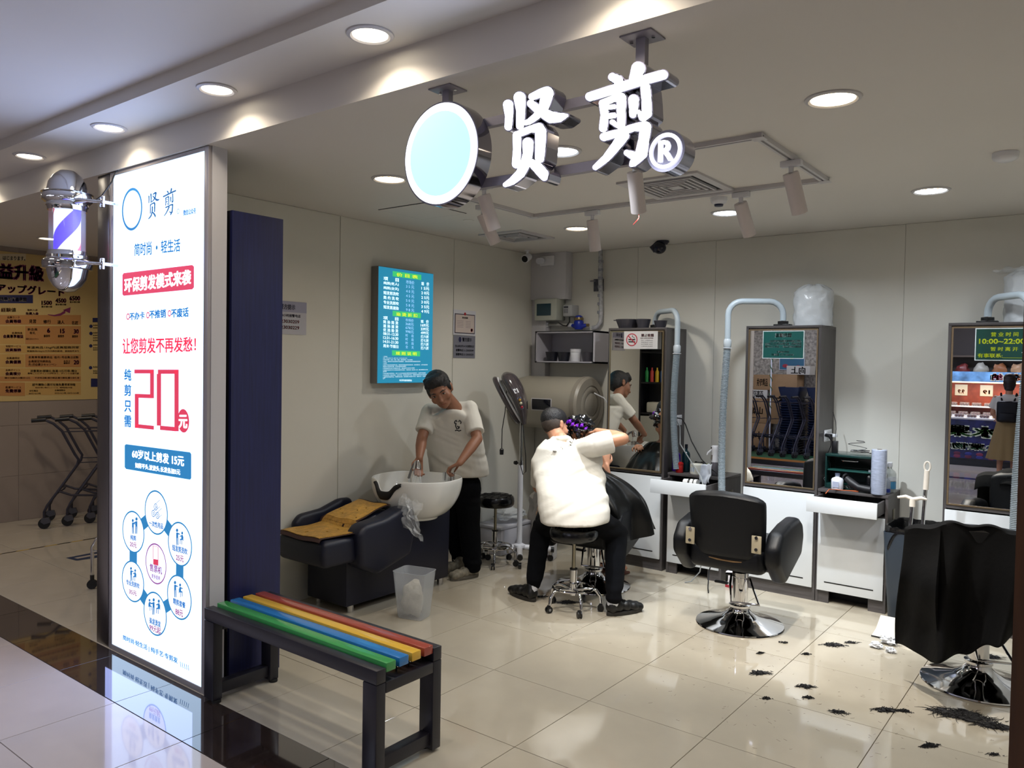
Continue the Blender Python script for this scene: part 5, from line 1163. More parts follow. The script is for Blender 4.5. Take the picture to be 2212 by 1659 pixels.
for k in range(9):
    a=-1.1+k*.27; p=V(.118*math.sin(a),-.142*math.cos(a)*1.0,.075-.004*k+.01*math.sin(k*2)); b.sph(dM@p-r2,(.014,.010,.013),8,6)
    b.tube([dM@(p+V(-.014,0,-.012))-r2,dM@(p+V(.012,-.004,.014))-r2],.0045,6)
b.obj('purple_clips',mat('clip_purple','7a1fc0',.35,emit=.1),t)
NK=nek-r2
def cape(u,v):
    a=2*PI*u; c,s_=math.cos(a),math.sin(a)
    top=Vector((NK.x+.075*c,NK.y+.07*s_,NK.z-.02)); 
    shd=Vector((NK.x+.23*c,NK.y+.14*s_+.0,NK.z-.10)); 
    R=1+.10*math.sin(a*9+1)+.05*math.sin(a*17)
    bot=Vector((.02+(.355+.03*max(0,c))*c*R+.03,.04+.40*s_*R,.43-.06*max(0,-c)+.03*math.sin(a*5)))
    if v<.25: k=v/.25; p=top.lerp(shd,k); p.z+=.03*math.sin(k*PI)
    else: k=(v-.25)/.75; p=shd.lerp(bot,k); o=.075*math.sin(k*PI); p.x+=c*o; p.y+=s_*o; p.z+=.05*math.sin(k*PI)
    f=max(0,v-.2); p+=Vector((c,s_,0))*(.022*math.sin(a*13+v*2)*f+.02*noise.noise(V(c*4,s_*4,v*5)))
    return p
MB().grid(cape,120,30,cu=True).obj('black_cape',M_cape,t)
t=thing('phone','phone with lit lilac screen held in the client\'s hand','phone',W(1303,984,5.02),.5); B(-.035,-.004,-.07,.035,.004,.07,b=.003).obj('phone_body',M_black,t); B(-.032,-.0055,-.066,.032,-.0042,.066).obj('lit_screen',emis('phone_screen',(.5,.5,1),1.4),t)
# t-shirt emblem as child of the first person's shirt
sh1=[o for o in S.objects if o.name.startswith('t_shirt')][0]
# project the emblem onto the shirt surface
def onshirt(p):
    o=CAM-r0; d=(p+r0-CAM).normalized(); ok,lo,no,_=sh1.ray_cast(o,d); return (lo-d*.002) if ok else p
EMB.v=[tuple(onshirt(Vector(v))) for v in EMB.v]; o=EMB.obj('chest_emblem',INKB,sh1,flat=True,smooth=False)
# ================================================================= CAPE ON THE RIGHT CHAIR
cx,cy=-.53,4.75
def drape(u,v):
    # u 0..1 left to right over the back, v 0..1 from behind-top over to hem near the camera
    x=-.335+.60*u; 
    top=.895-.02*(2*u-1)**2
    if v<.15: k=v/.15; y=-.26-.07*k+.02; z=top-.10*(1-k)
    elif v<.25: k=(v-.15)/.10; a=PI*k; y=-.33-.055*math.sin(a/2)*1.0; z=top+.012*math.sin(a)
    else:
        k=(v-.25)/.75; L=.66-.20*max(0,u-.45)*1.6-.12*abs(u-.22); y=-.385-.03*k-.02*math.sin(u*9); z=top-.0-L*k
    hang=max(0,v-.25)
    fold=(.045*math.sin(u*15+1.2+v*2.5)+.02*math.sin(u*31+v*5)+.03*noise.noise(V(u*4,v*3,1)))*hang*1.6
    if u<.28: w=(.28-u)/.28; y+=w*.16*min(1,hang*2.2+.2)-.10*math.exp(-((z-.60)/.16)**2); x-=w*.05*hang; z-=.04*w
    return (x+.02*math.sin(v*6+u*5)*hang,y-fold-.012,z+.008*math.sin(u*23))
o=MB().grid(lambda u,v:drape(u,v),90,60).obj('cutting_cape',mat('cape_cloth','050506',.8,bump=.2,bscale=25,spec=.2)); o.rotation_euler=(0,0,.10); o.location=(cx,cy,0); sm=o.modifiers.new('thickness','SOLIDIFY'); sm.thickness=.003
tag(o,'black cutting cape draped over the back of the right-hand salon chair','cape')
# ================================================================= THINGS ON THE DRAWER UNITS
TZ=.8015
def bottle(x,y,h,r,m,label,capm=None,pump=False,cat='bottle',neck=.35,z=TZ,name='bottle'):
    t=thing(name,label,cat,(x,y,z)); 
    MB().lathe([(r*.9,0),(r,.006),(r,h*.62),(r*.85,h*.70),(r*neck,h*.78),(r*neck,h*.86)],22).obj('bottle_body',m,t)
    c=capm or M_black
    if pump:
        MB().lathe([(r*neck*1.25,h*.84),(r*neck*1.25,h*.90),(.006,h*.905),(.006,h)],16).obj('pump_collar',c,t); B(-.035,-.008,h*.985,.012,.008,h*1.02,b=.003).obj('pump_nozzle',c,t)
    else: MB().lathe([(r*neck*1.2,h*.85),(r*neck*1.2,h),(0,h)],16).obj('cap',c,t)
    return t
p=lambda q,y,z=TZ:(lambda w:(w.x,w.y))(aY(q,1000,y))
bottle(p(1461,5.80)[0],5.80,.20,.034,mat('violet_glass','3a1180',.15),'violet pump bottle at the left on the first drawer unit',mat('violet_cap','1c1050',.2),True)
bottle(p(1482,5.82)[0],5.82,.22,.032,mat('teal_glass','0a2c33',.12),'tall dark teal bottle behind the red jar on the drawer unit',mat('teal_cap','0a1420',.2),neck=.3)
t=thing('red_jar','small glossy red jar with lid beside the violet pump bottle','jar',(p(1468,5.74)[0],5.74,TZ)); MB().lathe([(.028,0),(.030,.004),(.030,.055),(.027,.06)],20).obj('jar_body',mat('red_plastic','a01818',.2),t); MB().lathe([(.031,.060),(.031,.075),(.02,.083),(0,.086)],20).obj('lid',mat('red_plastic','a01818',.2),t)
t=thing('tissue_tub','white tub with pale blue label on the first drawer unit','tub',(p(1505,5.76)[0],5.76,TZ)); MB().lathe([(.048,0),(.05,.004),(.05,.075),(.046,.08),(.0,.081)],26).obj('tub_body',mat('tub_cream','dcdcd2',.35),t)
b=MB()
for k in range(3): a0=-2.3+k*.3; b.add([(.0505*math.cos(a0+i*.14),.0505*math.sin(a0+i*.14),z) for z in (.02,.055) for i in (0,1)],[(0,1,3,2)])
b.obj('label_bars',mat('label_blue','8fa8c8',.5),t,flat=True)
tag(lump((0,0,.035),(.055,.045,.035),6.4,.35).obj('black_clippers',M_black,loc=(p(1512,5.88)[0],5.88,TZ+.05)),'black hair clipper lying behind the white tub','clipper'); S.objects['black_clippers'].location.z=TZ+.012
t=thing('spray_bottle','white and smoky grey continuous spray bottle on the first drawer unit','spray bottle',(p(1545,5.78)[0],5.78,TZ))
MB().lathe([(.030,0),(.033,.004),(.033,.10),(.031,.105)],24).obj('grey_tank',mat('smoky_grey','5c5a60',.2),t); MB().lathe([(.031,.105),(.030,.14),(.026,.17),(.030,.20),(.031,.225),(.027,.232),(0,.234)],24).obj('white_head',M_wplas,t)
MB().tube([(-.025,-.01,.20),(-.05,-.02,.175),(-.058,-.022,.155)],[.009,.009,.006],8).obj('trigger',M_wplas,t); MB().sph((-.024,-.022,.215),(.006,.004,.006),8,6).obj('nozzle',M_black,t); 
b=MB(); b.tube([(-.020,-.024,.125),(-.0185,-.022,.16)],[.009,.008],8); b.obj('grip_hole',mat('grip_grey','6c645c',.4),t)
tag(lump((0,0,.04),(.045,.035,.04),9.2,.3).obj('green_packet',mat('packet_green','8fa868',.5,var=.5,vscale=30),loc=(p(1531,5.80)[0],5.80,TZ+.005)),'small green and white packet beside the spray bottle','packet')
o=tag(MB().grid(lambda u,v:(.10*u-.02*v+.015*noise.noise(V(u*3,v*3,1)),.03*math.sin(u*4),-.15*v+.02*u+.02*noise.noise(V(u*3,v*3,5))),14,16).obj('tissue_sheet',mat('tissue_print','c6ccd6',.7)),'white and blue tissue sheet hanging out of the open drawer','tissue'); o.location=(p(1515,5.66)[0],5.655,TZ+.085); so=o.modifiers.new('t','SOLIDIFY'); so.thickness=.002
t=thing('paper_cup','white paper cup with black print lying in the open drawer','cup',(p(1500,5.5)[0]-.02,5.50,.765)); b=MB(); b.tube([(-.06,0,0),(.05,.0,0)],[.028,.034],18); b.obj('cup_body',mat('cup_print','d0d0ce',.5,var=.0),t); b=MB(); b.tube([(-.02,0,0),(-.005,0,0)],.0325,18,False); b.tube([(.02,0,0),(.028,0,0)],.0345,18,False); b.obj('dark_stripes',M_black,t)
# unit two
x2=-1.645
t=thing('green_bread_box','dark green metal box with open front shelf on the second drawer unit','box',(-1.455,5.86,TZ))
MG=mat('bottle_green_metal','10322f',.25,coat=.3)
B(-.165,-.10,0,-.155,.14,.235,b=.002).obj('side_panel',MG,t); B(.155,-.10,0,.165,.14,.235,b=.002).obj('side_panel',MG,t); B(-.165,-.105,.225,.165,.14,.245,b=.006).obj('top_panel',MG,t); B(-.155,.13,0,.155,.14,.235).obj('back_panel',MG,t); B(-.155,-.10,.0,.155,.13,.035,b=.003).obj('bottom_panel',MG,t)
B(-.150,-.098,.125,.150,.12,.135,b=.002).obj('inner_shelf',mat('green_glass','1e4a44',.1),t); B(-.153,.0,.14,.153,.01,.225).obj('dark_door',mat('smoky_door','0b1413',.08),t); MB().tube([(-.055,-.105,.205),(-.04,-.118,.203),(.04,-.118,.203),(.055,-.105,.205)],.004,8).obj('chrome_handle',M_chrome,t)
b=MB(); b.quadtext('KONKA',(-.05,-.1015,.028),(.02,-.1015,.028),(.02,-.1015,.012),(-.05,-.1015,.012),.03); b.obj('brand_lettering',INKW,t,flat=True)
t=bottle(p(1810,5.72)[0],5.72,.115,.040,mat('lotion_white','dcdfe8',.3),'round white lotion bottle with clear cap in front of the green box',mat('clear_cap','6b7388',.1,alpha=.6))
b=MB(); b.box(-.02,-.0415,.02,.02,-.0402,.06); b.obj('label',mat('label_grey','aab0c4',.5),t)
t=thing('plastic_film_roll','tall roll of clear bluish plastic film standing on the second drawer unit','film roll',(p(1898,5.70)[0],5.715,TZ)); MB().lathe([(.018,0),(.047,.001),(.050,.01),(.049,.30),(.045,.305),(.018,.305),(.018,0)],32).obj('film_roll_body',mat('film_roll','aab2c6',.15,var=.15,vscale=30,coat=.6,stretch=(1,1,4),bump=.2,bscale=40),t); MB().lathe([(.0175,.02),(.0175,.306),(.014,.306),(.014,.02)],20).obj('paper_core',mat('paper_core','7a6a55',.8),t)
t=bottle(p(1921,5.86)[0],5.88,.205,.042,mat('clear_bottle','c5ccc8',.08,alpha=.45,coat=.5),'clear plastic bottle with white cap and blue label by the film roll',M_wplas); MB().lathe([(.0428,.025),(.0428,.075)],22).obj('blue_label',mat('label_cyan','3f7fa8',.4),t); MB().lathe([(.0428,.08),(.0428,.105)],22).obj('white_label',mat('label_pale','c8ccd4',.4),t)
t=bottle(p(1915,5.80)[0],5.79,.13,.032,mat('clear_bottle2','a8aeb8',.1,alpha=.6),'smaller bottle with dark blue band half behind the film roll',M_grplas); MB().lathe([(.0325,.01),(.0325,.035)],20).obj('blue_band',mat('label_navy','1c2f7a',.4),t)
t=bottle(p(1878,5.76)[0],5.78,.15,.022,M_leath2,'small black bottle with clear dropper cap beside the film roll',mat('clear_cap2','9aa0a8',.1,alpha=.7))
t=thing('hair_trimmer','matte black hair dryer body lying on the second drawer unit','hair tool',(p(1855,5.70)[0],5.705,TZ))
MB().tube([(-.085,.03,.085),(-.05,.015,.06),(-.0,0,.035),(.05,-.005,.028),(.085,-.01,.027)],[.020,.027,.022,.026,.024],14).obj('tool_body',mat('matte_black','1b1b1e',.5),t); MB().tube([(-.088,.033,.09),(-.10,.04,.095)],[.026,.024],12).obj('nozzle',mat('matte_black','1b1b1e',.5),t)
t=tag(MB().tube([(-1.555,5.56,.79),(-1.55,5.62,.812),(-1.52,5.68,.8065),(-1.47,5.69,.806),(-1.43,5.70,.8065),(-1.38,5.71,.8065)],[.003,.003,.003,.003,.003,.007],6).obj('orange_cable',mat('orange_rubber','c0643c',.5)),'thin orange cable running from the open drawer onto the unit top','cable')
t=thing('charger_stand','black charging block standing on top of the green box','charger',(-1.575,5.83,TZ+.2455)); B(-.018,-.02,0,.018,.02,.085,b=.003).obj('block',M_black,t); MB().tube([(0,0,.085),(0.0,0,.12),(.004,0,.17),(0,.0,.22),(-.02,0,.29)],.0022,6).obj('cord',M_black,t)
b=MB(); K=[]
for k in range(30): f=k/29; K.append((-1.44+.06*math.sin(k*.95)+.05*f,5.85+.012*math.cos(k*.9),TZ+.252+.004+.085*(1-f)*abs(math.cos(k*.12))))
tag(b.tube(K,.0022,6).obj('coiled_cable',M_black),'thin coiled black cable springing up from the green box','cable')
t=tag(MB().tube([(-1.637,5.815,1.17),(-1.60,5.80,1.168),(-1.59,5.795,1.13)],[.012,.018,.004],10).obj('black_plug',M_black),'black plug in the socket on the side of the middle cabinet','plug')
tag(B(-1.641,5.855,1.155,-1.575,5.885,1.178,b=.003).obj('white_charger_plug',M_wplas),'white usb charger plugged in the middle cabinet socket','plug')
tag(MB().tube([(-1.592,5.795,1.13),(-1.595,5.80,1.10),(-1.61,5.80,1.055),(-1.63,5.80,1.03),(-1.60,5.81,.97),(-1.60,5.82,.93),(-1.61,5.84,.90),(-1.64,5.80,.86),(-1.62,5.79,.83),(-1.60,5.78,.806)],.0025,6).obj('black_cable',M_black),'black cable hanging beside the middle cabinet down to the unit','cable')
t=tag(MB().tube([(-2.832,5.81,1.21),(-2.79,5.80,1.205),(-2.76,5.795,1.16),(-2.72,5.72,1.03),(-2.58,5.64,.90),(-2.45,5.52,.82),(-2.37,5.42,.72),(-2.35,5.40,.60),(-2.38,5.44,.30),(-2.44,5.52,.10),(-2.5,5.50,.02),(-2.55,5.50,.0035)],.0045,8).obj('grey_cable',mat('cable_grey','8c9092',.5)),'light grey cable from the first cabinet socket drooping over the open drawer','cable')
tag(MB().tube([(-2.832,5.87,1.225),(-2.77,5.85,1.22),(-2.73,5.83,1.18),(-2.66,5.80,1.05),(-2.55,5.75,.92),(-2.45,5.70,.86),(-2.36,5.64,.83),(-2.33,5.60,.70),(-2.33,5.56,.3),(-2.36,5.50,.12),(-2.33,5.42,.02),(-2.30,5.36,.0045)],.0045,8).obj('black_cable',M_black),'black cable from the first cabinet socket running behind the grey one','cable')
t=tag(B(0,0,.0015,.05,.05,.12,b=.003).obj('small_box',mat('box_whitered','d6d2d6',.5)),'small white box with red base on the floor beside the middle cabinet','box'); t.location=(-2.27,5.60,0)
B(-.001,-.001,.001,.051,.051,.02).obj('red_band',INKR,t)
# ================================================================= BIN, BROOM, DUSTPAN, HAIR
t=thing('tall_bin','tall slate-blue bin with black liner beside the second drawer unit','bin',(-1.00,5.68,0))
b=MB(); loftbin(b,[(.13,.17,.03,.002),(.135,.175,.03,.01),(.165,.225,.03,.60),(.16,.22,.03,.60),(.13,.17,.03,.02)]); b.obj('bin_body',mat('slate_blue','2c3744',.45),t)
def lin(u,v):
    a=2*PI*u; e=.35; c,s_=math.cos(a),math.sin(a); x=abs(c)**e*(1 if c>0 else -1); y=abs(s_)**e*(1 if s_>0 else -1)
    n_=noise.noise(V(x*4,y*4,v*5)); k=(1.0 if v<.5 else 1.06)
    z=.52+.24*v if v<.5 else .64-.16*(v-.5)*2*(.6+.4*math.sin(a*5))
    return (x*.155*k+n_*.006,y*.215*k+n_*.006,z+n_*.012)
MB().grid(lin,90,20,cu=True).obj('black_liner',mat('liner_black','0d0d0f',.25,bump=.5,bscale=30),t)
tag(lump((0,0,.55),(.09,.12,.05),11.1,.4).obj('waste_paper',M_tee,loc=(-1.00,5.68,0)),'crumpled white paper in the tall slate-blue bin','waste')
t=thing('dustpan','white long-handled dustpan standing on the floor in front of the bin','dustpan',(-1.03,5.30,0))
MB().prism([(-.13,.0012),(.11,.0012),(.11,.06),(.10,.075),(-.02,.02),(-.13,.006)],-.12,.12,'x').obj('pan',mat('dustpan_cream','d6cec2',.4),t); MB().cyl((0,.10,.05),(.04,.12,.80),.011).obj('handle_tube',M_chrome,t)
MB().tube([(-.045,.11,.84),(.0,.12,.85),(.04,.122,.835),(.09,.12,.85),(.12,.12,.845)],[.008,.011,.014,.011,.006],10).obj('hook_grip',mat('dustpan_cream','d6cec2',.4),t); MB().cyl((.04,.12,.79),(.041,.121,.84),.018).obj('socket',mat('dustpan_cream','d6cec2',.4),t)
MB().tube([(-.12,-.135,.004),(0,-.14,.004),(.12,-.135,.004)],.005,6).obj('rubber_lip',M_rub,t)
t=thing('broom','long-handled broom with steel tube standing in the dustpan','broom',(-.955,5.44,0))
MB().cyl((0,0,.13),(.03,.02,.92),.011).obj('handle_tube',M_chrome,t); MB().tube([(.03,.02,.90),(.034,.022,1.02)],.016,12).obj('grip',mat('dustpan_cream','d6cec2',.4),t); MB().tube([(.035+.017*math.sin(2*PI*k/14),.022,1.045+.03*math.cos(2*PI*k/14)) for k in range(14)],.006,6,closed=True).obj('hang_loop',mat('dustpan_cream','d6cec2',.4),t)
B(-.11,-.02,.085,.11,.02,.125,b=.012).obj('broom_head',mat('dustpan_cream','d6cec2',.4),t)
b=MB()
for i in range(22):
    for j in range(3): x=-.10+.2*i/21; y=-.012+.012*j; b.tube([(x,y,.088),(x*1.1,y*1.6,.03)],.003,4)
o=b.obj('bristles',mat('bristle','4a4038',.8),t,smooth=False); o['kind']='stuff'
def clump(q,size,n,label,ang=0,asp=2.2,name='hair_clump'):
    c=aZ(q[0],q[1]); b=MB(); rr_=random.Random(int(q[0]*7+q[1]))
    for k in range(n):
        a=ang+rr_.gauss(0,.45)+(PI if rr_.random()<.5 else 0); r0_=abs(rr_.gauss(0,.33))*size; t0=rr_.random()*2*PI
        ux,uy=math.cos(ang),math.sin(ang); s0=rr_.gauss(0,.27)*size; s1=rr_.gauss(0,.25)*size/asp*(1-.5*min(1,abs(s0)/size))
        p0=V(s0*ux-s1*uy,s0*uy+s1*ux,.002+rr_.random()*.012*(1-min(1,abs(s0)/size))); L=size*(.12+.32*rr_.random()**2); cv=rr_.gauss(0,.9)
        pts=[p0]; 
        for j in range(4): a+=cv*.25; p0=p0+V(math.cos(a)*L/4,math.sin(a)*L/4,0); p0.z=max(.0016,p0.z*.7); pts.append(p0)
        b.tube(pts,[.0016,.0018,.0016,.001,.0005],3,False)
    for k in range(max(2,n//18)): s0=rr_.gauss(0,.22)*size; s1=rr_.gauss(0,.2)*size/asp; b.sph((s0*ux-s1*uy,s0*uy+s1*ux,.005),(size*.13,size*.08,.006),8,5)
    o=b.obj(name,M_hair,loc=(c.x,c.y,0)); return tag(o,label,'hair','clumps of cut hair on the floor')
fa=math.atan2(RT.y,RT.x)
CL=[((1800,1394),.11,150,'dark hair clump beside the white tissues on the floor',0),((1838,1389),.07,50,'thin hair wisp between the large clump and the tissues',0),((1640,1455),.11,90,'spiky hair clump on the tile joint right below the empty chair',.1),((1740,1484),.085,80,'hair clump in the middle of the bright floor area, left of two others',0),((1745,1508),.05,60,'small round hair tuft nearest below the middle clump',0),((1655,1510),.045,40,'small hair tuft lying on the long tile joint',0),((1642,1412),.045,50,'small curled hair tuft near the chrome chair base',.3),((1741,1414),.05,50,'small dark tuft on the diagonal tile joint near the tissues',.2),((1694,1389),.045,30,'faint hair tuft just right of the chrome chair base',-.2),((1812,1540),.09,40,'narrow straight lock of hair, slanting on the floor',-.5),((1914,1535),.095,150,'thick oval hair clump left of the big heap',0),((1952,1537),.06,70,'small hair clump touching the tile joint beside the thick oval one',-.4),((2075,1545),.22,420,'big elongated heap of cut hair at lower right',-.35),((2150,1570),.14,240,'right end of the hair heap, close to the brown post',-.3),((2008,1612),.065,170,'round bushy hair tuft at the bottom right',.2),((2125,1418),.14,260,'hair pile on the floor behind the draped chair column',-.2),((1225,1302),.13,150,'loose hair strands under the hairdresser stool',.1),((1172,1290),.09,40,'few curved hair strands beside the left shoe of the hairdresser',.1),((2150,1632),.06,20,'fine hair strand near the brown post',-.3)]
for q,s_,n_,l,a_ in CL: clump(q,s_*.93,int(n_*1.3),l,fa+a_)
b=MB(); rr_=random.Random(5)
for k in range(300):
    x=rr_.uniform(-1.9,-.25); y=rr_.uniform(3.3,5.3)
    if rr_.random()<.25: x=rr_.uniform(-3.2,-1.9); y=rr_.uniform(3.9,5.0)
    a=rr_.uniform(0,2*PI); L=rr_.uniform(.008,.024); cv=rr_.gauss(0,.8); p0=V(x,y,.0014); pts=[p0]
    for j in range(3): a+=cv*.3; p0=p0+V(math.cos(a)*L/3,math.sin(a)*L/3,0); pts.append(p0)
    b.tube(pts,.0004,3,False)
o=b.obj('scattered_hair',mat('brown_black_hair','5a4c3e',.6),smooth=False); o['kind']='stuff'; tag(o,'fine short cut hairs scattered over the shop floor tiles','hair')
for q,s_,l in (((1920,1392),1,'crumpled white tissue on the floor, upright folded piece'),((1893,1400),.7,'small rolled white tissue lying left of the upright one'),((1923,1410),.6,'flat white tissue scrap lowest of the three on the floor')):
    c=aZ(*q); o=lump((0,0,.022*s_),(.045*s_,.03*s_,.024*s_),q[0]*.1,.7,24,16,6).obj('tissue',mat('tissue_white','e4e6ea',.8),loc=(c.x,c.y,.004)); tag(o,l,'tissue','white tissues on the floor')
# ================================================================= LEFT ALCOVE: POSTER, TROLLEYS, FLOOR MARKS
t=thing('wall_poster','large yellow member-benefit poster with purple Chinese and Japanese lettering','poster',(-8.592,3.45,1.19))
def PX(x,y,d=.0): q=aX(x,y,-8.585); return Vector((q.x+8.592+d,q.y-3.45,q.z-1.19))
B(.0005,-1.6,0,.006,1.25,1.46).obj('sheet',mat('poster_yellow','c9ae72',.5),t)
def pz(b,s,x0,y0,x1,h,y1=None,bold=.03,d=.001): # zoomed poster frame
    f=lambda x,y:(x*.217,520+y*.217); y1=y0 if y1 is None else y1
    b.quadtext(s,PX(*f(x0,y0),d),PX(*f(x1,y1),d),PX(*f(x1,y1+h),d),PX(*f(x0,y0+h),d),bold)
def pb(b,x0,y0,x1,y1,d=.0003):
    f=lambda x,y:(x*.217,520+y*.217); b.add([PX(*f(x0,y0),d),PX(*f(x1,y0),d),PX(*f(x1,y1),d),PX(*f(x0,y1),d)],[(0,1,2,3)])
M1=mat('poster_orange','b8824a',.5); M2_=mat('poster_gold','c29a58',.5); MP=mat('poster_purple','7c2a58',.5); MN=mat('poster_navy','1b1d50',.5); MO=mat('poster_redbrown','a04a3a',.5); MKK=mat('poster_black','221a22',.5); MWW=mat('poster_pale','cdbf9c',.5)
b=MB(); pb(b,-200,740,805,835); pb(b,250,850,805,1030); pb(b,250,1130,805,1260); pb(b,-200,1350,805,1400); pb(b,-200,1412,250,1545); b.obj('orange_bands',M1,t,flat=True)
b=MB(); pb(b,-200,850,245,1030); pb(b,-200,1040,805,1120); pb(b,-200,1130,245,1260); pb(b,-200,1270,805,1345); pb(b,255,1412,805,1535); b.obj('gold_bands',M2_,t,flat=True)
b=MB(); pb(b,-150,540,328,622); pb(b,922,768,1100,812); pb(b,905,1372,1100,1455); b.obj('navy_banners',MN,t,flat=True)
b=MB(); pz(b,'特典を全面展開',0,558,262,40,566,.03,.0015); b.obj('banner_lettering',MWW,t,flat=True)
b=MB(); pb(b,-60,130,258,195,.0003); b.obj('pale_caption_box',MWW,t,flat=True)
b=MB(); pz(b,'、はじまります。',-10,150,250,40,158,.03,.0015); 
for s,x0,x1,y in (('見習',290,358,785),('修行',432,506,788),('達人',572,640,793),('名匠',714,778,800)): pz(b,s,x0,y,x1,36)
for s,x0,y,x1 in (('新会員',274,870,372),('有礼',294,905,354),('優惠券',434,935,498),('優惠券',575,937,638),('優惠券',716,940,776),('積分当銭花20積分=2元',45,1357,300),('不定時活動:積分贈送,積分翻倍,積分換礼巻',345,1357,788),('金虹橋店',290,1485,378),('品尊国際店',545,1480,650),('50元=3小時',286,1512,405),('50元=2小時,100元=3小時',545,1508,785),('累計積分額',412,648,518),('累計積分額',552,626,658),('累計積分額',694,602,795),('会員日',632,1190,695),('優惠券',632,1210,695)): pz(b,s,x0,y,x1,18 if y>940 or y<700 else 26,None,.02)
b.obj('dark_lettering',MKK,t,flat=True)
b=MB(); pz(b,'益升級',-10,225,430,150,255,.06,.0015); pz(b,'アップグレード',-30,425,640,85,470,.05,.0015)
for s,x0,y,x1,h in (('1500',415,598,515,40),('4500',553,575,657,42),('6500',693,552,795,42),('6',470,872,496,44),('15',600,878,642,42),('30',735,882,782,42),('免費入会',256,712,382,26),('会員等級',54,785,210,34),('会員専享権益',32,935,230,34),('送貨服務',54,1072,210,30),('会員優惠',54,1190,208,34),('会員積分',54,1308,205,32),('免費停車',54,1478,210,34),('20',735,1190,785,40)): pz(b,s,x0,y,x1,h,None,.05,.0015)
b.obj('purple_lettering',MP,t,flat=True)
b=MB()
for s,x0,y,x1,h in (('経験値',10,668,158,40),('無料入会',272,680,374,20),('会員ランク',70,752,195,22),('会員特典',118,908,222,22),('宅配サービス',56,1040,208,22),('会員様限定',64,1158,197,22),('会員ポイント',54,1278,200,20),('駐車サービス',56,1448,210,24),('新規入会キャンペーン',258,968,384,20),('·会員限定特典商品',275,1188,505,26),('·月1回会員日キャンペン',275,1220,562,26),('買物ごとにポイントが貯まり、ポイント交換可能',275,1312,785,18),('常温商品15kg以内市内無料配送、使用条件あり',268,1090,785,20),('食品お買い物のレシートで、無料駐車が可能',350,1455,720,14)): pz(b,s,x0,y,x1,h,None,.02,.0015)
b.obj('redbrown_lettering',MO,t,flat=True)
b=MB()
for s,x0,y,x1,h in (('常温商品15kg内送貨服務到家',268,1050,788,28),('·会員専享優惠商品 ·毎月1号会員日活動',275,1148,780,24),('消費累計得積分,毎満10元可得1積分',300,1284,765,26),('超市購物小票可兌換免費停車時間',320,1420,748,26)): pz(b,s,x0,y,x1,h,None,.02,.0015)
b.obj('grey_lettering',mat('poster_grey','6b5a4c',.5),t,flat=True)
b=MB(); pb(b,840,1900,1120,1901); 
for k in range(4): f=lambda x,y:PX(x*.217,520+y*.217,.001); c_=[(905,852),(905,923),(903,1047),(901,1264)][k]; b.add([f(c_[0]+17*math.cos(2*PI*i/14),c_[1]+17*math.sin(2*PI*i/14)) for i in range(14)],[tuple(range(14))])
for k in range(12): y=[835,860,910,935,960,985,1030,1060,1080,1250,1290,1310][k]; pz(b,'会員権益説明文字',925,y,1080,14,None,.01)
b.obj('side_lettering',MN,t,flat=True)
b=MB(); f=lambda x,y:PX(x*.217,520+y*.217,.0012)
K=[(475,735),(540,745),(600,735),(650,705)]
for (a,c_),w0,w1 in zip(zip(K,K[1:]),(3,7,12),(7,12,16)): b.add([f(a[0],a[1]-w0),f(c_[0],c_[1]-w1),f(c_[0],c_[1]+w1),f(a[0],a[1]+w0)],[(0,1,2,3)])
b.add([f(625,690),f(702,662),f(695,722)],[(0,1,2)]); b.obj('rising_arrow',MP,t,flat=True)
M_cart=mat('cart_grey','34333f',.4,metal=.3)
def trolley(mirror=False):
    t=thing('basket_trolley','grey tubular basket trolley nested in the row, standing by the alcove wall','trolley')
    for sd in (-.2,.2):
        MB().tube([(-.20,sd,1.03),(-.12,sd,1.035),(-.05,sd,1.0),(.02,sd,.93),(.13,sd,.70),(.16,sd,.65),(.15,sd,.60),(.02,sd,.40),(-.10,sd,.22),(-.125,sd,.16),(-.125,sd,.10)],.0125,8).obj('side_frame',M_cart,t)
        MB().tube([(-.23,sd,1.03),(-.11,sd,1.038)],.019,10).obj('hand_grip',M_black,t)
        MB().tube([(.02,sd,.92),(.40,sd*.8,.92)],.005,6).obj('basket_rail',M_cart,t); MB().tube([(.15,sd,.62),(.48,sd*.8,.62)],.005,6).obj('lower_rail',M_cart,t)
        MB().tube([(-.02,sd,.36),(.10,sd,.31),(.45,sd*.75,.28),(.47,sd*.75,.10)],.011,8).obj('base_frame',M_cart,t)
    MB().tube([(-.02,-.2,.33),(.03,-.1,.36),(.03,.1,.36),(-.02,.2,.33)],.008,6).obj('cross_bar',M_cart,t)
    for x,y in ((-.125,-.2),(-.125,.2),(.47,-.15),(.47,.15)):
        w_=MB().tube([(x+.0,y-.012,.052),(x+.0,y+.012,.052)],.0505,20).obj('wheel',M_rub,t); MB().prism([(x-.02,.105),(x+.04,.105),(x+.055,.06),(x+.0,.045),(x-.03,.07)],y-.02,y+.02,'y').obj('caster_fork',M_grplas if False else mat('fork_grey','45454d',.4),w_)
    return t
tr0=trolley()
names_=['grey basket trolley farthest left of the row, under the poster','second grey basket trolley from the left under the poster','third grey basket trolley from the left under the poster','fourth grey basket trolley of the row, mostly behind the steel jamb','grey basket trolley hidden at the end of the row']
P0=aZ(100,1118); 
for k in range(5):
    o=tr0 if k==0 else dup(tr0); o['label']=names_[k]; o['group']='basket trolleys under the poster'
    o.location=(-8.13+.02*k,3.36+.20*k,0); o.rotation_euler=(0,0,math.radians(62))
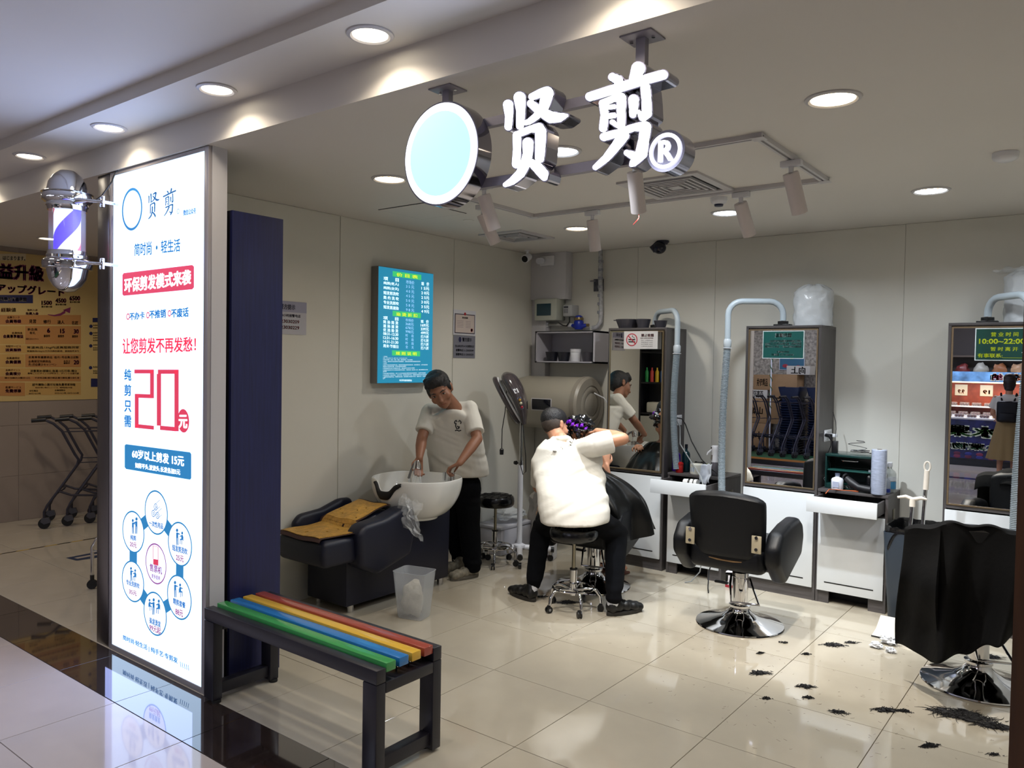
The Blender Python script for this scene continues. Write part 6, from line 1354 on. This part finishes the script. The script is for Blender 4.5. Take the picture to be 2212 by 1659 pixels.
# floor tape and blue mark
b=B(-8.5,2.86,.0008,-6.0,2.885,.0016).obj('floor_tape',mat('tape_yellow','b89a48',.5)); b.rotation_euler=(0,0,0)
tp=thing('hazard_tape','yellow and black hazard tape stuck across the alcove floor','floor tape',(0,0,0)); b.parent=tp
a=aZ(0,1197); c=aZ(208,1162); d_=(c-a).normalized(); n_=V(-d_.y,d_.x,0); L=(c-a).length*1.6
b.data.vertices.foreach_set('co',[x for p_ in ([a-d_*.3+n_*s_*.012+V(0,0,z) for z in (.0008,.0016) for s_ in (-1,1)]+[a+d_*L+n_*s_*.012+V(0,0,z) for z in (.0008,.0016) for s_ in (-1,1)]) for x in p_]) if False else None
b.data.clear_geometry(); q=MB(); P_=[a-d_*.5,a+d_*L]
q.add([P_[0]-n_*.012+V(0,0,.0008),P_[1]-n_*.012+V(0,0,.0008),P_[1]+n_*.012+V(0,0,.0008),P_[0]+n_*.012+V(0,0,.0008)],[(0,1,2,3)]); b.data.from_pydata(q.v,[],q.f)
q=MB(); k=0
while k*.22<L+.4:
    s_=a-d_*.45+d_*k*.22; q.add([s_-n_*.011+V(0,0,.0012),s_+d_*.12-n_*.011+V(0,0,.0012),s_+d_*.15+n_*.011+V(0,0,.0012),s_+d_*.03+n_*.011+V(0,0,.0012)],[(0,1,2,3)]); k+=1
q.obj('black_dashes',M_black,tp,flat=True)
q=MB(); q.add([aZ(142,1205,.001),aZ(215,1191,.001),aZ(215,1204,.001),aZ(165,1211,.001)],[(0,1,2,3)]); o=q.obj('floor_sign',mat('floor_blue','1b2f4e',.4),flat=True); tag(o,'dark blue marking stuck on the alcove floor by the jamb','floor marking')
q=MB(); q.add([aZ(160,1205,.0015),aZ(215,1195,.0015),aZ(215,1198,.0015),aZ(168,1207,.0015)],[(0,1,2,3)]); q.obj('pale_stripe',mat('floor_pale','a89c90',.4),o,flat=True)
a=aZ(199,1272); t=thing('chrome_trolley','bent chrome leg of a trolley with black caster behind the steel jamb','trolley',(a.x,a.y,0))
MB().tube([(0,0,.08),(.0,0,.30),(.03,.02,.36),(.12,.10,.375),(.3,.25,.375)],.012,10).obj('chrome_leg',M_chrome,t); MB().tube([(.0,0,.27),(.1,.08,.27)],.006,8).obj('cross_rod',M_chrome,t); MB().tube([(-.012,.008,.034),(.012,-.008,.034)],.033,18).obj('caster',M_rub,t); MB().cyl((0,0,.06),(0,0,.10),.014).obj('caster_stem',M_black,t)
MB().tube([(.3,.25,.375),(.33,.28,.30),(.33,.28,.08)],.012,10).obj('chrome_leg',M_chrome,t); MB().tube([(.32,.288,.034),(.34,.272,.034)],.033,18).obj('caster',M_rub,t)
ORD=['first','second','third','fourth','fifth','sixth','seventh','eighth','ninth','tenth']
# ================================================================= ACROSS THE CORRIDOR (seen in the mirrors)
struct(B(-8.6,-7,-.0,3.4,-6.99,2.88).obj('trim_8',mat('speckled_stone','a39a90',.5)))
st=struct(B(-5.9,-3.75,.0,-3.9,-3.55,2.88).obj('trim_9',mat('speckled_pillar','b0a898',.45,var=.5,vscale=22)))
pl=thing('trolley_platform','low black platform with green edge under the nested trolleys across the corridor','platform',(-4.6,-2.15,0)); B(-1.0,-.45,.001,1.15,.42,.10,b=.004).obj('black_base',M_black,pl); B(-1.0,-.45,.101,1.15,.42,.115).obj('green_top',mat('platform_green','2c5a3c',.4),pl); B(-1.005,.42,.085,1.155,.428,.118).obj('orange_edge',mat('edge_orange','a06a2c',.4),pl)
for k in range(9):
    o=dup(tr0,(-5.45+.20*k,-2.15,.116),math.radians(-78)); o['label']='grey nested trolley across the corridor, '+['first','second','third','fourth','fifth','sixth','seventh','eighth','last'][k]+' from the far end of the row'; o['group']='nested trolleys across the corridor'
MBB=mat('basket_navy','17223c',.35)
for bi,(bx,by) in enumerate(((-4.62,-2.95),(-4.12,-2.95))):
    t=thing('basket_stack',['tall stack of navy shopping baskets, left one in the middle mirror','tall stack of navy shopping baskets, right one in the middle mirror'][bi],'basket stack',(bx,by,0))
    for k in range(22):
        z=.05+k*.045; b=MB(); loftbin(b,[(.14,.20,.04,z),(.17,.235,.05,z+.05),(.178,.245,.05,z+.05),(.178,.245,.05,z+.04),(.145,.205,.04,z-.004)]); b.obj('basket',MBB,t)
    b=MB(); loftbin(b,[(.14,.20,.04,1.05),(.19,.26,.05,1.30),(.198,.268,.05,1.30),(.198,.268,.05,1.285),(.145,.205,.04,1.04)]); b.obj('basket',MBB,t)
MC=mat('cardboard','9a7a55',.8,var=.1,vscale=5); MCW=mat('cardboard_white','c4bfb2',.7)
for (x,y,z,w_,d_2,h_,m,lab,tx) in ((-5.35,-3.25,.60,.40,.30,.46,MC,'brown carton with large print, lowest of the left pile in the middle mirror','山城'),(-5.35,-3.25,1.062,.40,.30,.16,MCW,'flat white carton on top of the lower brown carton','百事可饮'),(-5.25,-3.25,1.224,.34,.30,.28,MC,'brown carton on the flat white carton','品牌专供'),(-4.85,-3.28,.60,.50,.40,.92,MC,'large brown carton behind the navy baskets',' 大 '),(-4.60,-3.28,1.522,.42,.32,.16,MCW,'cream carton with symbols on the large brown carton','向上'),(-5.35,-3.25,.14,.40,.30,.455,MC,'bottom brown carton of the left pile across the corridor','小心')):
    t=thing('carton',lab,'box',(x,y,z),0,'cartons across the corridor'); B(-w_/2,-d_2/2,0,w_/2,d_2/2,h_,b=.003).obj('box_body',m,t); B(-w_/2,-.02,h_+.0002,w_/2,.02,h_+.0012).obj('tape',mat('packing_tape','b09468',.3),t)
    b=MB(); v=min(.07,h_*.4); b.quadtext(tx,(w_*.3,d_2/2+.001,h_*.5+v),(-w_*.3,d_2/2+.001,h_*.5+v),(-w_*.3,d_2/2+.001,h_*.5-v),(w_*.3,d_2/2+.001,h_*.5-v),.03); b.obj('print',INKB,t,flat=True)
t=thing('pallet_table','low dark table carrying the cartons across the corridor','table',(-5.1,-3.26,0)); B(-.48,-.22,.10,.55,.22,.135).obj('table_top',M_black,t)
for x in (-.44,.5):
    for y in (-.18,.18): B(x-.02,y-.02,.0005,x+.02,y+.02,.10).obj('leg',M_black,t)
t=thing('poster_frame','framed blue poster with green and red patches on the speckled pillar','poster',(-4.85,-3.548,1.60)); B(-.24,.0005,0,.24,.02,.34).obj('frame',M_wplas,t); B(-.225,.02,.012,.225,.0215,.328).obj('print',mat('poster_blue','3f7896',.5),t)
for k,(x,z,c) in enumerate(((.0,.24,'5f9a4a'),(-.12,.08,'b03848'),(.12,.06,'c04048'),(.15,.25,'d08a3a'),(-.16,.26,'c05a4a'))): MB().sph((x,.0215,z),(.055,.002,.035),12,8).obj('printed_patch',mat('patch_'+c,c,.5),t)
t=thing('bunting_pole','thin white pole wound with green garland beside the trolleys','pole',(-4.98,-2.80,0)); MB().cyl((0,0,.002),(0,0,2.6),.012).obj('pole',M_wplas,t); b=MB(); b.tube([(.02*math.cos(k*.9),.02*math.sin(k*.9),.9+k*.025) for k in range(60)],.008,5); b.obj('garland',mat('garland','355a38',.7,var=.4,vscale=40),t)
# shelves of snacks with bright light, left in the middle mirror
t=thing('snack_shelf','brightly lit supermarket shelf with pale packets','shelf',(-6.35,-4.3,0))
for z in (.3,.75,1.2,1.6,1.95): B(-.7,-.25,z,.7,.25,z+.03).obj('board',M_wplas,t)
for x in (-.72,.69): B(x,-.25,.001,x+.03,.25,2.2).obj('side_panel',M_wplas,t)
B(-.69,-.26,.001,.69,-.25,2.2).obj('back_panel',MCW,t); B(-.65,.1,1.93,.65,.16,1.945).obj('light_strip',emis('shelf_strip',(1,.95,.85),6),t)
for i in range(3):
    for k in (5,6,7):
        o=tag(lump((0,0,.07),(.06,.09,.075),i*3+k*.7,.3,12,8).obj('snack_packet',mat('packet_%d'%(k%3),('c8b890','b8743c','d0cbb8')[k%3],.35),loc=(-6.93+k*.165,-4.25,(1.235,1.64,.785)[i])),'pale snack packet, '+ORD[7-k]+' from the right end on the '+('middle','top','lowest')[i]+' board of the lit shelf','packet','snack packets on the lit shelf')
# fruit stand
t=thing('fruit_stand','fruit stand with dark blue printed front and white fruit lettering','market stand',(-1.55,-4.50,0))
B(-1.0,-.40,.10,1.25,.34,.80,b=.003).obj('stand_body',mat('stand_dark','14151c',.5),t); B(-1.0,-.35,.0005,1.25,.30,.10).obj('plinth',M_black,t)
FB=mat('banner_berry','1a1d55',.35,var=.9,vscale=6); B(-1.0,.341,.13,1.25,.347,.80).obj('front_banner',FB,t)
for s,x0,x1,z0,z1,c in (('新鲜水果',.80,-.80,.50,.70,('fruit_green','4a9a3a')),('新鮮な果物',.60,-.70,.28,.40,('fruit_green2','2c7a4a'))):
    b=MB(); b.quadtext(s,(x0,.3485,z1),(x1,.3485,z1),(x1,.3485,z0),(x0,.3485,z0),.09); b.obj('lettering_outline',mat('outline_white','d4dcc8',.5),t,flat=True)
    b=MB(); b.quadtext(s,(x0-.012,.3495,z1-.01),(x1+.012,.3495,z1-.01),(x1+.012,.3495,z0+.01),(x0-.012,.3495,z0+.01),.02); b.obj('lettering',mat(c[0],c[1],.5),t,flat=True)
for k in range(26):
    x=-.95+(k%13)*.17; z=.16+.05*(k//13); MB().sph((x,.349,z),(.055,.004,.03),10,6).obj('printed_berry',mat('berry_%d'%(k%3),('5a1838','2a2f80','7a2a4a')[k%3],.4),t)
B(-1.0,-.40,.801,1.25,.36,.83,b=.004).obj('counter_edge',M_alu,t)
t2=thing('display_rack','stepped display rack with light strip behind the fruit stand','rack',(-1.55,-4.78,.831)); 
for k in range(2): B(-.9,-.12+(-.14)*k,.0+.16*k+.001,1.1,.16-.14*k,.16*k+.02).obj('step',M_wplas,t2)
B(-.92,-.28,.001,-.90,.1,.75).obj('side_panel',M_fr,t2); B(1.1,-.28,.001,1.12,.1,.75).obj('side_panel',M_fr,t2); B(-.9,-.29,.001,1.1,-.28,.62).obj('back_panel',mat('rack_red','8a3a2a',.5,var=.4,vscale=5),t2)
B(-.9,-.02,.60,1.1,.02,.63).obj('light_bar',emis('fruit_light',(1,.82,.45),5),t2); 
B(-.9,.025,.62,.62,.032,.80).obj('summer_banner',mat('banner_sky','6a9ac8',.4,var=.5,vscale=6),t2)
for s,x0,x1,c in (('纳',-.02,-.20,'d83a6a'),('凉',.28,.10,'e0602c'),('季',.54,.36,'5aa83a')):
    b=MB(); b.quadtext(s,(x0,.034,.78),(x1,.034,.78),(x1,.034,.65),(x0,.034,.65),.08); b.obj('lettering_outline',mat('outline_white','d4dcc8',.5),t2,flat=True)
    b=MB(); b.quadtext(s,(x0-.012,.035,.77),(x1+.012,.035,.77),(x1+.012,.035,.66),(x0-.012,.035,.66),.03); b.obj('lettering',mat('ban_'+c,c,.5),t2,flat=True)
for x,y,w_,s in ((.35,.30,.16,'29'),(-.7,.28,.2,'9.9'),(-.3,.28,.2,'19')): 
    B(x-w_/2,-.275,.36,x+w_/2,-.27,.56).obj('price_card',mat('card_pale','c8bca8',.5),t2); b=MB(); b.quadtext(s,(x+.05,-.268,.47),(x-.05,-.268,.47),(x-.05,-.268,.40),(x+.05,-.268,.40),.04); b.obj('price',mat('price_orange','c0501c',.5),t2,flat=True)
fc=[('fruit_yellow','d8b83a'),('fruit_gold','c89028'),('fruit_dark','4a1c20')]
for r_ in range(3):
    for k in range(7):
        x=-2.35+k*.19; y,z=((-4.28,.832),(-4.70,.852),(-4.84,1.012))[r_]; m=fc[0] if (r_>0 and k>3) else (fc[2] if k<4 else fc[1])
        tg=thing('fruit_box',ORD[k]+' clear fruit box from the left in the '+('front','middle','back')[r_]+' row of the fruit stand','fruit box',(x,y,z),0,'fruit boxes on the stand'); b=MB()
        for i in range(6): b.sph(((i%3-1)*.045,(i//3-.5)*.05,.03),(.026,.026,.026),8,6)
        b.obj('fruit',mat(m[0],m[1],.3),tg); B(-.075,-.06,.0005,.075,.06,.006).obj('tray',M_wplas,tg); B(-.072,-.056,.007,.072,.056,.065,b=.01).obj('clear_lid',mat('clear_lid','ffffff',.05,alpha=.12),tg)
lamp('AREA','fruit_lamp',(-1.55,-4.62,1.42),14,(1,.85,.55),size=1.8,size_y=.1,shape='RECTANGLE'); lamp('AREA','fruit_lamp',(-6.35,-4.1,2.3),10,(1,.95,.85),size=1.2,size_y=.1,shape='RECTANGLE')
t=thing('goods_shelf','dark grocery shelving behind the fruit stand','shelf',(-1.6,-5.6,0)); B(-1.6,-.2,.001,1.8,.0,2.5).obj('shelf_back',mat('shelf_back','2c2622',.6),t)
for z in (.5,1.0,1.5,1.9): B(-1.6,.0,z,1.8,.28,z+.03).obj('board',mat('shelf_board','4a4038',.5),t)
for k in range(6):
    o=tag(lump((0,0,.12),(.12,.10,.13),k*1.3,.4,14,10).obj('meat_packet',mat('goods_%d'%(k%4),('8a5a3a','a8886a','6a2a2a','9a9a92')[k%4],.4),loc=(-2.9+k*.30,-5.46,1.535)),ORD[k]+' packed item from the left on the dark shelf behind the fruit stand','goods','packed goods behind the fruit stand')
# woman with backpack
r3=V(-1.28,-2.62,0); t=thing('person','woman in white blouse and khaki skirt with black backpack, facing the fruit stand','person',r3)
sk=MB(); hr=MB(); hc=V(-1.28,-2.66,1.49); M=head(sk,hr,hc,V(.05,-1,-.1),V(0,0,1),.98); e_=hr
hr.sph(hc+V(0,.02,-.03),(.085,.09,.11),16,12); hr.sph(hc+V(0,.04,-.10),(.07,.06,.05),12,8)
sk.cap(V(-1.28,-2.62,1.28),hc,.05,.05)
for d in (-1,1): sk.cap(V(-1.28+d*.17,-2.62,1.24),V(-1.28+d*.21,-2.66,1.0),.04,.035); sk.cap(V(-1.28+d*.21,-2.66,1.0),V(-1.28+d*.16,-2.84,.90),.035,.024); hand(sk,V(-1.28+d*.16,-2.84,.90),V(0,-1,-.2),V(0,0,-1),.4,.9,.08,d)
for d in (-1,1): sk.cap(V(-1.28+d*.08,-2.60,.75),V(-1.28+d*.085,-2.60,.42),.075,.05); sk.cap(V(-1.28+d*.085,-2.60,.42),V(-1.28+d*.09,-2.56,.08),.05,.033)
blob('body',loc_(sk,r3),M_skin,t,.009,3); blob('hair',loc_(hr,r3),mat('dark_brown_hair','22120e',.45),t,.009,3)
b=MB(); loft(b,[(V(0,0,1.30),V(.06,0,0),V(0,.05,0)),(V(0,0,1.26),V(.17,0,0),V(0,.09,0)),(V(0,0,1.10),V(.175,0,0),V(0,.11,0)),(V(0,0,.90),V(.15,0,0),V(0,.11,0))])
for d in (-1,1): b.tube([V(d*.15,0,1.24),V(d*.21,-.03,1.08)],[.06,.065],12)
blob('blouse',b,M_tee,t,.010,3)
b=MB(); b.grid(lambda u,v:((.14+.13*v)*(1+.05*math.sin(u*2*PI*11)*v)*math.cos(2*PI*u),(.11+.12*v)*(1+.05*math.sin(u*2*PI*11)*v)*math.sin(2*PI*u),.93-.62*v),88,14,cu=True); b.obj('khaki_skirt',mat('khaki','8a744c',.85),t)
B(-.14,.09,.88,.14,.20,1.20,b=.04,seg=4).obj('backpack',M_leath,t); B(-.10,.20,.90,.10,.23,1.02,b=.015).obj('backpack_pocket',M_leath,t)
for d in (-1,1): MB().tube([(d*.08,.10,1.20),(d*.10,.03,1.31),(d*.11,-.08,1.24),(d*.12,-.11,1.05),(d*.12,.05,.92)],.014,8).obj('backpack_strap',M_leath,t); B(d*.09-.04,-.16,.001,d*.09+.04,.09,.07,b=.02).obj('red_shoe',mat('shoe_red','6a141c',.4),t)
